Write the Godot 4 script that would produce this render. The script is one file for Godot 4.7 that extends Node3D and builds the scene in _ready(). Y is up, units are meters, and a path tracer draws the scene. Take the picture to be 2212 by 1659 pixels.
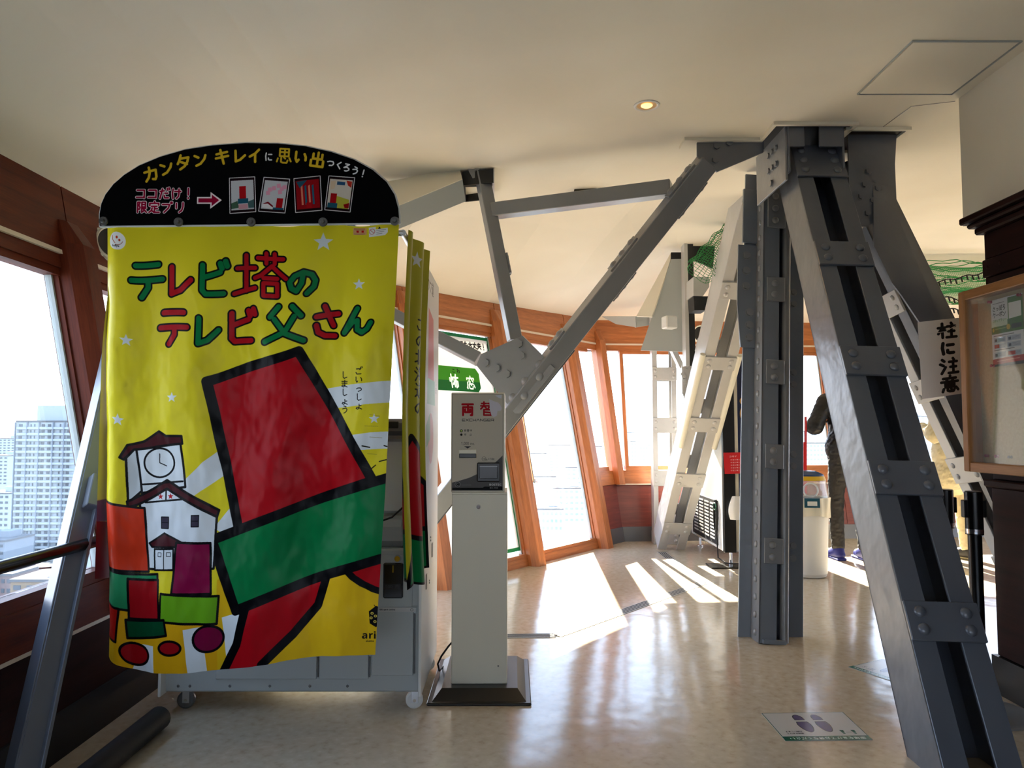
extends Node3D
# Observation deck inside a steel tower: photo booth, coin changer and riveted steel legs in front of leaning windows.
const FOCAL := 1620.0            # focal length in pixels of a 2212 x 1659 frame
const EYE := Vector3(0, 1.2, 0)
const PITCH := 0.0589            # the camera looks up a little
const CEIL := 2.85

# ---------------------------------------------------------------- geometry
class G:
	var v := PackedVector3Array()
	var n := PackedVector3Array()
	var uv := PackedVector2Array()
	var idx := PackedInt32Array()
	func raw(p: Vector3, nn: Vector3, t: Vector2) -> int:
		v.append(p); n.append(nn); uv.append(t)
		return v.size() - 1
	func face(i: int, j: int, k: int) -> void:       # counter-clockwise from the front
		idx.append(i); idx.append(k); idx.append(j)
	func tri(a: Vector3, b: Vector3, c: Vector3) -> void:
		var m := (b - a).cross(c - a).normalized()
		face(raw(a, m, Vector2(a.x, a.y)), raw(b, m, Vector2(b.x, b.y)), raw(c, m, Vector2(c.x, c.y)))
	func quad(a: Vector3, b: Vector3, c: Vector3, d: Vector3) -> void:   # uv in metres, u along the longer side
		var m := (c - a).cross(d - b).normalized()
		var l := (b - a).length()
		var h := (d - a).length()
		var t := [Vector2(0, 0), Vector2(l, 0), Vector2(l, h), Vector2(0, h)]
		if h > l: t = [Vector2(0, 0), Vector2(0, l), Vector2(h, l), Vector2(h, 0)]
		var i := raw(a, m, t[0]); var j := raw(b, m, t[1]); var k := raw(c, m, t[2]); var q := raw(d, m, t[3])
		face(i, j, k); face(i, k, q)
	func quad01(a: Vector3, b: Vector3, c: Vector3, d: Vector3) -> void:  # bottom-left, bottom-right, top-right, top-left with a whole picture on it
		var m := (c - a).cross(d - b).normalized()
		var i := raw(a, m, Vector2(0, 1)); var j := raw(b, m, Vector2(1, 1)); var k := raw(c, m, Vector2(1, 0)); var q := raw(d, m, Vector2(0, 0))
		face(i, j, k); face(i, k, q)
	func hexa(p: Array) -> void:      # p[0..3] bottom ring, p[4..7] top ring, both counter-clockwise from above
		quad(p[4], p[5], p[6], p[7]); quad(p[3], p[2], p[1], p[0])
		for k in 4:
			var j := (k + 1) % 4
			quad(p[k], p[j], p[j + 4], p[k + 4])
	func box(c: Vector3, s: Vector3, b := Basis(), bevel := 0.0) -> void:
		var h := s * 0.5
		if bevel <= 0.0:
			var p := []
			for y in [-1, 1]:
				for q in [[-1, 1], [1, 1], [1, -1], [-1, -1]]:
					p.append(c + b * Vector3(q[0] * h.x, y * h.y, q[1] * h.z))
			hexa(p)
			return
		var e := minf(bevel, minf(h.x, minf(h.y, h.z)) * 0.9)
		var V := func(ax: int, sx: int, sy: int, sz: int) -> Vector3:
			var q := Vector3(sx * (h.x - (0.0 if ax == 0 else e)), sy * (h.y - (0.0 if ax == 1 else e)), sz * (h.z - (0.0 if ax == 2 else e)))
			return c + b * q
		var out := func(a0: Vector3, a1: Vector3, a2: Vector3, a3: Vector3) -> void:
			var m := (a2 - a0).cross(a3 - a1)
			if m.dot((a0 + a1 + a2 + a3) * 0.25 - c) >= 0.0: quad(a0, a1, a2, a3)
			else: quad(a3, a2, a1, a0)
		for s0 in [-1, 1]:
			out.call(V.call(0, s0, -1, -1), V.call(0, s0, 1, -1), V.call(0, s0, 1, 1), V.call(0, s0, -1, 1))
			out.call(V.call(1, -1, s0, -1), V.call(1, 1, s0, -1), V.call(1, 1, s0, 1), V.call(1, -1, s0, 1))
			out.call(V.call(2, -1, -1, s0), V.call(2, 1, -1, s0), V.call(2, 1, 1, s0), V.call(2, -1, 1, s0))
			for s1 in [-1, 1]:
				out.call(V.call(0, s0, s1, -1), V.call(0, s0, s1, 1), V.call(1, s0, s1, 1), V.call(1, s0, s1, -1))
				out.call(V.call(0, s0, -1, s1), V.call(0, s0, 1, s1), V.call(2, s0, 1, s1), V.call(2, s0, -1, s1))
				out.call(V.call(1, -1, s0, s1), V.call(1, 1, s0, s1), V.call(2, 1, s0, s1), V.call(2, -1, s0, s1))
				for s2 in [-1, 1]:
					var a: Vector3 = V.call(0, s0, s1, s2); var bb: Vector3 = V.call(1, s0, s1, s2); var cc: Vector3 = V.call(2, s0, s1, s2)
					if (bb - a).cross(cc - a).dot(a - c) >= 0.0: tri(a, bb, cc)
					else: tri(cc, bb, a)
	func prism(poly: PackedVector2Array, xf: Transform3D, depth: float) -> void:   # front cap at local z = 0, body towards -z
		var pts := poly.duplicate()
		if Geometry2D.is_polygon_clockwise(pts) == false: pts.reverse()
		# Godot calls an order clockwise in y-down; in y-up this one runs counter-clockwise when "clockwise" is false
		var area := 0.0
		for i in pts.size():
			area += pts[i].cross(pts[(i + 1) % pts.size()])
		if area < 0: pts.reverse()
		var t := Geometry2D.triangulate_polygon(pts)
		var lo := pts[0]; var hi := pts[0]
		for q in pts:
			lo = lo.min(q); hi = hi.max(q)
		var nf := xf.basis.z.normalized()
		for side in 2:
			var first := v.size()
			for q in pts:
				var w := (q - lo) / (hi - lo).max(Vector2(1e-6, 1e-6))
				raw(xf * Vector3(q.x, q.y, 0.0 if side == 0 else -depth), nf if side == 0 else -nf, Vector2(w.x, 1.0 - w.y))
			for k in range(0, t.size(), 3):
				var a := t[k]; var b := t[k + 1]; var c := t[k + 2]
				var ccw := (pts[b] - pts[a]).cross(pts[c] - pts[a]) > 0
				if ccw == (side == 0): face(first + a, first + b, first + c)
				else: face(first + a, first + c, first + b)
		for i in pts.size():
			var a := pts[i]; var b := pts[(i + 1) % pts.size()]
			quad(xf * Vector3(a.x, a.y, -depth), xf * Vector3(b.x, b.y, -depth), xf * Vector3(b.x, b.y, 0), xf * Vector3(a.x, a.y, 0))
	func slab(p: Array, depth: float) -> void:       # a plate whose front has the corners p (nearly in one plane); it is thick away from the eye
		var o: Vector3 = p[0]
		var x: Vector3 = (p[1] - o).normalized()
		var z := Vector3.ZERO
		for i in range(1, p.size() - 1): z += (p[i] - o).cross(p[i + 1] - o)
		z = z.normalized()
		if z.dot(EYE - o) < 0: z = -z
		x = (x - z * x.dot(z)).normalized()
		var xf := Transform3D(Basis(x, z.cross(x), z), o)
		var poly := PackedVector2Array()
		for q in p:
			var l: Vector3 = xf.affine_inverse() * q
			poly.append(Vector2(l.x, l.y))
		prism(poly, xf, depth)
	func bar(a: Vector3, b: Vector3, w: float, h: float, up := Vector3.UP, bevel := 0.0) -> void:   # w across, h along up
		var z := (b - a).normalized()
		var x := up.cross(z).normalized()
		box((a + b) * 0.5, Vector3(w, h, (b - a).length()), Basis(x, z.cross(x), z), bevel)
	func lathe(prof: Array, xf := Transform3D(), seg := 20, smooth := true) -> void:   # [radius, height] pairs, turned about local y
		for i in prof.size() - 1:
			var a := Vector2(prof[i][0], prof[i][1]); var b := Vector2(prof[i + 1][0], prof[i + 1][1])
			if a.distance_to(b) < 1e-6: continue
			var nn := Vector2(b.y - a.y, -(b.x - a.x)).normalized()
			var first := v.size()
			for k in seg + 1:
				var t := TAU * k / seg
				var d := Vector3(cos(t), 0, sin(t))
				var m := (xf.basis * (d * nn.x + Vector3.UP * nn.y)).normalized()
				raw(xf * (d * a.x + Vector3.UP * a.y), m, Vector2(k * 1.0 / seg, a.y))
				raw(xf * (d * b.x + Vector3.UP * b.y), m, Vector2(k * 1.0 / seg, b.y))
			for k in seg:
				var q := first + k * 2
				face(q, q + 1, q + 2); face(q + 2, q + 1, q + 3)
	func tube(p: Array, r: float, seg := 10, caps := true) -> void:
		var ref := Vector3.UP
		var rings := []
		for i in p.size():
			var z: Vector3 = ((p[mini(i + 1, p.size() - 1)] as Vector3) - p[maxi(i - 1, 0)]).normalized()
			if absf(z.dot(ref)) > 0.95: ref = Vector3.RIGHT if absf(z.x) < 0.7 else Vector3.BACK
			var x := ref.cross(z).normalized()
			var y := z.cross(x)
			ref = y
			var first := v.size()
			for k in seg + 1:
				var t := TAU * k / seg
				var d := x * cos(t) + y * sin(t)
				raw(p[i] + d * r, d, Vector2(k * 1.0 / seg, i))
			rings.append(first)
			if caps and (i == 0 or i == p.size() - 1):
				var m := -z if i == 0 else z
				var c := raw(p[i], m, Vector2.ZERO)
				var f2 := v.size()
				for k in seg + 1: raw(v[first + k], m, Vector2.ZERO)
				for k in seg:
					if i == 0: face(c, f2 + k + 1, f2 + k)
					else: face(c, f2 + k, f2 + k + 1)
		for i in p.size() - 1:
			for k in seg:
				var a: int = rings[i] + k; var b: int = rings[i + 1] + k
				face(a, a + 1, b); face(a + 1, b + 1, b)
	func sheet(nu: int, nv: int, f: Callable, thick := 0.0) -> void:   # f(u, v) -> point; u to the right, v downwards, seen from its front
		for side in (2 if thick > 0 else 1):
			var first := v.size()
			for j in nv + 1:
				for i in nu + 1:
					var u := i * 1.0 / nu; var w := j * 1.0 / nv
					var e := 0.004
					var du: Vector3 = f.call(minf(u + e, 1), w) - f.call(maxf(u - e, 0), w)
					var dv: Vector3 = f.call(u, minf(w + e, 1)) - f.call(u, maxf(w - e, 0))
					var m := dv.cross(du).normalized()
					var q: Vector3 = f.call(u, w)
					raw(q if side == 0 else q - m * thick, m if side == 0 else -m, Vector2(u, w))
			for j in nv:
				for i in nu:
					var a := first + j * (nu + 1) + i
					var b := a + nu + 1
					if side == 0:
						face(a, b, b + 1); face(a, b + 1, a + 1)
					else:
						face(a, b + 1, b); face(a, a + 1, b + 1)
	func mesh() -> ArrayMesh:
		var a := []
		a.resize(Mesh.ARRAY_MAX)
		a[Mesh.ARRAY_VERTEX] = v; a[Mesh.ARRAY_NORMAL] = n; a[Mesh.ARRAY_TEX_UV] = uv; a[Mesh.ARRAY_INDEX] = idx
		var m := ArrayMesh.new()
		m.add_surface_from_arrays(Mesh.PRIMITIVE_TRIANGLES, a)
		return m

# ---------------------------------------------------------------- printing flat artwork into an Image
class Ink:
	var im: Image
	var at := func(p: Vector2) -> Vector2: return p      # from the artwork's units to pixels
	func _init(w: int, h: int, c: Color) -> void:
		im = Image.create_empty(w * 2, h * 2, false, Image.FORMAT_RGB8)
		im.fill(c)
	func fill(polys: Array, c: Color) -> void:
		var lo := 1e9; var hi := -1e9
		for p in polys:
			for q in p:
				lo = minf(lo, q.y); hi = maxf(hi, q.y)
		for y in range(maxi(0, floori(lo)), mini(im.get_height() - 1, ceili(hi)) + 1):
			var s := y + 0.5
			var xs := PackedFloat32Array()
			for p in polys:
				var b: Vector2 = p[p.size() - 1]
				for a: Vector2 in p:
					if (a.y <= s) != (b.y <= s): xs.append(a.x + (s - a.y) * (b.x - a.x) / (b.y - a.y))
					b = a
			xs.sort()
			for k in range(0, xs.size() - 1, 2):
				var x0 := maxi(0, roundi(xs[k])); var x1 := mini(im.get_width(), roundi(xs[k + 1]))
				if x1 > x0: im.fill_rect(Rect2i(x0, y, x1 - x0, 1), c)
	func place(pts: Array) -> PackedVector2Array:
		var o := PackedVector2Array()
		for q in pts: o.append(at.call(q) * 2.0)
		return o
	func poly(xy: Array, c: Color) -> void:              # flat list x, y, x, y ...
		var p := []
		for k in range(0, xy.size(), 2): p.append(Vector2(xy[k], xy[k + 1]))
		fill([place(p)], c)
	func stroke(p: Array, w: float, c: Color) -> void:   # w in pixels
		fill(Geometry2D.offset_polyline(place(p), w, Geometry2D.JOIN_ROUND, Geometry2D.END_ROUND), c)
	func line(xy: Array, w: float, c: Color) -> void:
		var p := []
		for k in range(0, xy.size(), 2): p.append(Vector2(xy[k], xy[k + 1]))
		stroke(p, w, c)
	func shape(xy: Array, c: Color, edge: float, ec := Color.BLACK) -> void:
		poly(xy, c)
		line(xy + [xy[0], xy[1]], edge, ec)
	func oval(x: float, y: float, rx: float, ry: float, c: Color, a0 := 0.0, a1 := TAU) -> void:
		var p := []
		for k in 33: p.append(Vector2(x + rx * cos(lerpf(a0, a1, k / 32.0)), y + ry * sin(lerpf(a0, a1, k / 32.0))))
		fill([place(p)], c)
	func arc(x: float, y: float, rx: float, ry: float, a0: float, a1: float, w: float, c: Color) -> void:
		var p := []
		for k in 25: p.append(Vector2(x + rx * cos(lerpf(a0, a1, k / 24.0)), y + ry * sin(lerpf(a0, a1, k / 24.0))))
		stroke(p, w, c)
	func star(x: float, y: float, r: float, c: Color) -> void:
		var p := []
		for k in 10: p.append(Vector2(x, y) + Vector2.UP.rotated(TAU * k / 10) * (r if k % 2 == 0 else r * 0.42))
		fill([place(p)], c)
	func glyph(ch: String, x: float, y: float, w: float, h: float, pen: float, c: Color, turn := 0.0) -> void:   # x, y: middle
		if not STROKES.has(ch): return
		for s: String in STROKES[ch].split(" "):
			var p := []
			for k in range(0, s.length() - 1, 2):
				var q := Vector2((s.unicode_at(k) - 107) / 18.0 * w, (s.unicode_at(k + 1) - 107) / 18.0 * h)
				p.append(Vector2(x, y) + q.rotated(turn))
			stroke(p, pen, c)
	func write(t: String, x: float, y: float, size: float, pen: float, c: Color, gap := 1.1, down := false) -> void:
		for k in t.length():
			if down: glyph(t[k], x, y + k * size * gap, size, size, pen, c)
			else: glyph(t[k], x + k * size * gap, y, size, size, pen, c)
	func latin(t: String, x: float, y: float, h: float, c: Color, bold := false, wide := 1.0) -> void:   # x, y: left end of the baseline
		var f := SystemFont.new()
		f.font_names = ["Droid Sans"]
		f.font_weight = 700 if bold else 400
		var m := TextMesh.new()
		m.font = f; m.text = t; m.font_size = 64; m.pixel_size = 1.0; m.depth = 0.0; m.curve_step = 2.0
		m.horizontal_alignment = HORIZONTAL_ALIGNMENT_LEFT
		m.vertical_alignment = VERTICAL_ALIGNMENT_BOTTOM
		if m.get_surface_count() == 0: return
		var a := m.surface_get_arrays(0)
		var pv: PackedVector3Array = a[Mesh.ARRAY_VERTEX]
		var pi: PackedInt32Array = a[Mesh.ARRAY_INDEX] if a[Mesh.ARRAY_INDEX] != null else PackedInt32Array(range(pv.size()))
		var low := 1e9; var left := 1e9; var top := -1e9
		for q in pv:
			low = minf(low, q.y); left = minf(left, q.x); top = maxf(top, q.y)
		var s := h / (top - low)
		for k in range(0, pi.size() - 2, 3):
			var tri := []
			for j in 3:
				var q := pv[pi[k + j]]
				tri.append(Vector2(x + (q.x - left) * s * wide, y - (q.y - low) * s))
			fill([place(tri)], c)
	func texture() -> ImageTexture:
		im.shrink_x2()
		im.generate_mipmaps()
		return ImageTexture.create_from_image(im)

# strokes of the characters that appear in the place, on a grid a..u
const STROKES := {
	"カ": "cgrgqposlr jbjhgocs", "ン": "cehh dsjqpkrf", "タ": "hbfgcl gfqfokkpes gjnn", "キ": "dgqe clrj ibls", "レ": "ecerkprj", "イ": "pckhdl khks",
	"に": "ecdjes jfqf jnjqlrqr", "思": "ebpbpkekeb efpf kbkk cnbr gmgrisnsop jlln qmsq", "い": "dddmfqhn ofqjqn", "出": "kbks edejpjpd clcsrsrl",
	"つ": "cihgogqjqmnphq", "く": "ncfjns", "ろ": "fcocdlkjpmppksgs", "う": "hbnd eimgpjonlqhs", "!": "kbkm krks", "コ": "depepr cqpq",
	"だ": "cgjf gcekcs kjpj jnkrqr obpe rasd", "け": "ecdjes hgrg ocoknpks", "限": "dbds dbhbfghkgnen kbqbqjkjkb kfqf kjksnq rlom ljnnss",
	"定": "kakd chcdrdrg fioi kikr kmpm glfpbs fpjsss", "プ": "cfofmlfs qbsbsdqdqb", "リ": "edel pcpjnpjs", "テ": "ebpb cjrj kjknhs",
	"ビ": "eceqgsqs ejog obpe rasd", "塔": "chih fcfq brip jdsd mbmf pbpf ogkkil ogrjtl llql lnqnqslsln", "の": "kejlgqdockfgkepgrkqoms",
	"父": "hbdg nbrg ogknbs fhkoss", "さ": "dhqf ibmknm dmeqisos", "ん": "kccshlkkkqnsqqsm", "ご": "efofmh dnfrpr obpe rasd", "し": "gcgpjspp",
	"ょ": "kgkphsdqfnkpqs kkpk", "ま": "dfqf djqj kckphsdqfnkpqs", "っ": "elhjnjplpomqir", "両": "cdrd dsdhqhqsos kdko gkgononk",
	"替": "cdid bgjg fbfgbk ghij kdrd kgsg nbngkk ohrk flolosfsfl foop", "中": "dfqfqmdmdf kbks", "止": "lblr ljqj fhfr crsr", "円": "dsdcqcqs kckk dkqk",
	"札": "bgig fbfs fgbn giik lblqnsrsso", "枚": "bgig fbfs fgbn giik mbkh lfsf qfnnjs lhonss", "柱": "bgig fbfs fgbn giik obpd kfsf llrl jsts ofos",
	"注": "dcfe bhej csgl obpd kfsf llrl jsts ofos", "意": "kakc ddqd gehg nemg bhsh fjojonfnfj flol dpcs hohrjsnsoq kolq qosr",
	"怖": "fbfs cgck hfii jfsf obmiio lklr lkrkrqqr ohos", "窓": "kakc cfcdrdrf iegi mepi jihlol djcs dnbr gmgrisnsop jlln qmsq", "大": "chrh kbjjcs kjrs",
	"丈": "cgrg lbkkcs fkkoss", "夫": "deqe bjsj kbjkcs kkrs", "て": "ceqdkijnlros", "も": "ibhnjrnsqoqk dgng dlnl", "と": "gcij pfgkeogsps",
	"こ": "efofmh dnfrpr", "わ": "fbfs cfhfcpmiqjrnprls", "ク": "hbfgck hfqfolis", "ー": "ckrk", "ポ": "cfrf kbks fkcp okrp qasasdqdqa", "ス": "ddodlkcs klrs",
	"ラ": "ecpc chqhnofs", "ぽ": "dbds hdqd hiri ndnolsiqknnors rasasd", "北": "gbgs cggg bqgo lblqnsrssn rflj", "海": "dcfe bhej csgl lbig kdrd khkqrqrhkh imsm nhnq",
	"道": "dbfd cififocr fojsss lamc qapc idsd kgqgqpkpkg kjqj kmqm", "間": "cscbibihch rsrblblhrh gknknrgrgk gnnn", "隔": "dbds dbhbfghkgnen kcsc lererhlhle kskjsjss mmqm omos",
	"を": "depe ibdlljln rhimiqksqs", "あ": "dfpf ibiokr nilofscpflmkqnqqms", "お": "cflf gbgqdscphlolqoprls odrg", "待": "hbcg hgbm fkfs jere nbnh ihsh ilsl phpsnr knlp",
	"ち": "deqe ibfkmjqmpqis", "す": "crcr ceqe lblmhnhkkjmmlqis", "願": "bcjc cccmas dfhfhkdkdf fkfs kcsc lfrfrplplf lirlr lprs", "フ": "cfqfokis",
	"ド": "gbgs ghol obpe", "サ": "bgsg gcgm pbpjnpis", "ジ": "ecid chgj dsjqpkrf", "な": "cejd gbcm ndrg nknplskrmpqr", "よ": "kckphsdqfnkpqs khph",
}

# ---------------------------------------------------------------- things, parts, names
var M := {}
var names := {}
var org := {}
var rng := RandomNumberGenerator.new()

func P(x: float, y: float, d: float) -> Vector3:      # the point d metres ahead that stands at pixel x, y of the photograph
	var a := (x - 1106.0) / FOCAL
	var b := (829.5 - y) / FOCAL
	var s := d / (cos(PITCH) - b * sin(PITCH))
	return EYE + Vector3(a * s, (b * cos(PITCH) + sin(PITCH)) * s, -d)

func numbered(called: String) -> String:
	names[called] = names.get(called, 0) + 1
	return called if names[called] == 1 else "%s_%03d" % [called, names[called] - 1]

func tag(o: Node3D, label: String, category: String, group := "", kind := "") -> Node3D:
	o.set_meta("label", label)
	o.set_meta("category", category)
	if group: o.set_meta("group", group)
	if kind: o.set_meta("kind", kind)
	return o

func thing(called: String, label: String, category: String, at := Vector3.ZERO, group := "", kind := "") -> Node3D:
	var o := Node3D.new()
	o.name = numbered(called)
	add_child(o)
	o.position = at
	org[o] = at
	return tag(o, label, category, group, kind)

func obj(called: String, g: G, m: Material, parent: Node3D = null, label := "") -> MeshInstance3D:   # geometry in world coordinates
	var o := MeshInstance3D.new()
	o.name = called if parent else numbered(called)
	var base: Vector3 = org[parent] if parent else Vector3.ZERO
	if base != Vector3.ZERO:
		for i in g.v.size(): g.v[i] -= base
	o.mesh = g.mesh()
	o.material_override = m
	if parent: parent.add_child(o, true)
	else: add_child(o, true)
	org[o] = base
	if label: o.set_meta("label", label)
	return o

func solo(called: String, g: G, m: Material, label: String, category: String, group := "", kind := "", at := Vector3.ZERO) -> MeshInstance3D:
	var o := MeshInstance3D.new()
	o.name = numbered(called)
	if at != Vector3.ZERO:
		for i in g.v.size(): g.v[i] -= at
	o.mesh = g.mesh()
	o.material_override = m
	add_child(o)
	o.position = at
	org[o] = at
	tag(o, label, category, group, kind)
	return o

func put(called: String, m: Mesh, mat: Material, parent: Node3D, xf: Transform3D) -> MeshInstance3D:   # a shared mesh placed in the world
	var o := MeshInstance3D.new()
	o.name = called
	o.mesh = m
	o.material_override = mat
	parent.add_child(o, true)
	xf.origin -= org[parent]
	o.transform = xf
	org[o] = org[parent] + xf.origin
	return o

func facing(at: Vector3, y: Vector3, size := 1.0) -> Transform3D:     # local y along y
	y = y.normalized()
	var x := (Vector3.RIGHT if absf(y.x) < 0.8 else Vector3.UP).cross(y).normalized()
	return Transform3D(Basis(x, y, x.cross(y)).scaled_local(Vector3.ONE * size), at)

var rivet_mesh: ArrayMesh
var bolt_mesh: ArrayMesh
func rivet(parent: Node3D, at: Vector3, n: Vector3, r: float, mat: Material) -> void:
	put("rivet", rivet_mesh, mat, parent, facing(at, n, r))
func bolt(parent: Node3D, at: Vector3, n: Vector3, r: float, mat: Material) -> void:
	put("bolt", bolt_mesh, mat, parent, facing(at, n, r))

const SUN_ENERGY := 14.0
const SKY_ENERGY := 5.0
const LAMP_ENERGY := 0.25
const EXPOSURE := 1.5

func _ready() -> void:
	rng.seed = 20
	var cam := Camera3D.new()
	cam.name = "camera"
	add_child(cam)
	cam.position = EYE
	cam.rotation.x = PITCH
	cam.fov = rad_to_deg(2.0 * atan(829.5 / FOCAL))
	cam.near = 0.05; cam.far = 9000.0
	cam.current = true
	var env := Environment.new()
	env.background_mode = Environment.BG_SKY
	var sky := Sky.new()
	var sm := ProceduralSkyMaterial.new()
	sm.sky_top_color = Color(0.62, 0.76, 0.95); sm.sky_horizon_color = Color(0.93, 0.96, 1.0); sm.sky_curve = 0.2
	sm.ground_bottom_color = Color(0.55, 0.58, 0.60); sm.ground_horizon_color = Color(0.9, 0.94, 0.98); sm.ground_curve = 0.05
	sky.sky_material = sm
	env.sky = sky
	env.background_energy_multiplier = SKY_ENERGY
	env.tonemap_mode = Environment.TONE_MAPPER_LINEAR
	env.tonemap_exposure = EXPOSURE
	env.sdfgi_enabled = true; env.ssao_enabled = true; env.ssil_enabled = true
	var we := WorldEnvironment.new()
	we.name = "world"
	we.environment = env
	add_child(we)
	var sun := DirectionalLight3D.new()
	sun.name = "sun"
	add_child(sun)
	sun.look_at_from_position(Vector3.ZERO, Vector3(0.06, -0.53, 0.845), Vector3.UP)
	sun.light_energy = SUN_ENERGY
	sun.light_color = Color(1.0, 0.96, 0.88)
	sun.light_angular_distance = 0.53
	sun.shadow_enabled = true
	sun.sky_mode = DirectionalLight3D.SKY_MODE_LIGHT_ONLY
	make_materials()
	build_room()
	build_steel()
	build_booth()
	build_changer()
	build_fittings()
	build_prints()
	build_kiosk()
	build_back()
	build_people()
	build_city()

# ---------------------------------------------------------------- materials
func noise(freq: float, octaves := 3, seed_ := 1) -> FastNoiseLite:
	var f := FastNoiseLite.new()
	f.noise_type = FastNoiseLite.TYPE_SIMPLEX_SMOOTH
	f.frequency = freq
	f.fractal_octaves = octaves
	f.seed = seed_
	return f

func ramp_tex(freq: float, cols: Array, size := 512, octaves := 4, seed_ := 1, normal := false) -> NoiseTexture2D:
	var t := NoiseTexture2D.new()
	t.width = size; t.height = size
	t.seamless = true
	t.noise = noise(freq, octaves, seed_)
	if normal:
		t.as_normal_map = true
		t.bump_strength = 3.0
	else:
		var g := Gradient.new()
		g.offsets = PackedFloat32Array()
		var c := PackedColorArray()
		var o := PackedFloat32Array()
		for k in cols.size():
			o.append(k / maxf(1.0, cols.size() - 1.0)); c.append(cols[k])
		g.offsets = o; g.colors = c
		t.color_ramp = g
	return t

func grain_tex(dark: Color, light: Color, seed_: int) -> ImageTexture:
	var f := noise(0.02, 3, seed_)
	var fine := noise(0.06, 2, seed_ + 7)
	var im := Image.create_empty(512, 256, false, Image.FORMAT_RGB8)
	for y in 256:
		var yy := absf(y - 128.0)
		for x in 512:
			var xx := absf(x - 256.0)
			var t := 0.5 + 0.42 * f.get_noise_2d(xx * 0.16, yy * 1.7) + 0.22 * fine.get_noise_2d(xx * 0.3, yy * 4.0)
			im.set_pixel(x, y, dark.lerp(light, clampf(t, 0, 1)))
	return ImageTexture.create_from_image(im)

func mat(c: Color, rough := 0.6, metal := 0.0) -> StandardMaterial3D:
	var m := StandardMaterial3D.new()
	m.albedo_color = c
	m.roughness = rough
	m.metallic = metal
	return m

func printed(t: Texture2D, rough := 0.5) -> StandardMaterial3D:
	var m := mat(Color.WHITE, rough)
	m.albedo_texture = t
	m.texture_repeat = false
	return m

func triplanar(m: StandardMaterial3D, s: float) -> StandardMaterial3D:
	m.uv1_triplanar = true
	m.uv1_world_triplanar = true
	m.uv1_scale = Vector3.ONE * s
	return m

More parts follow.
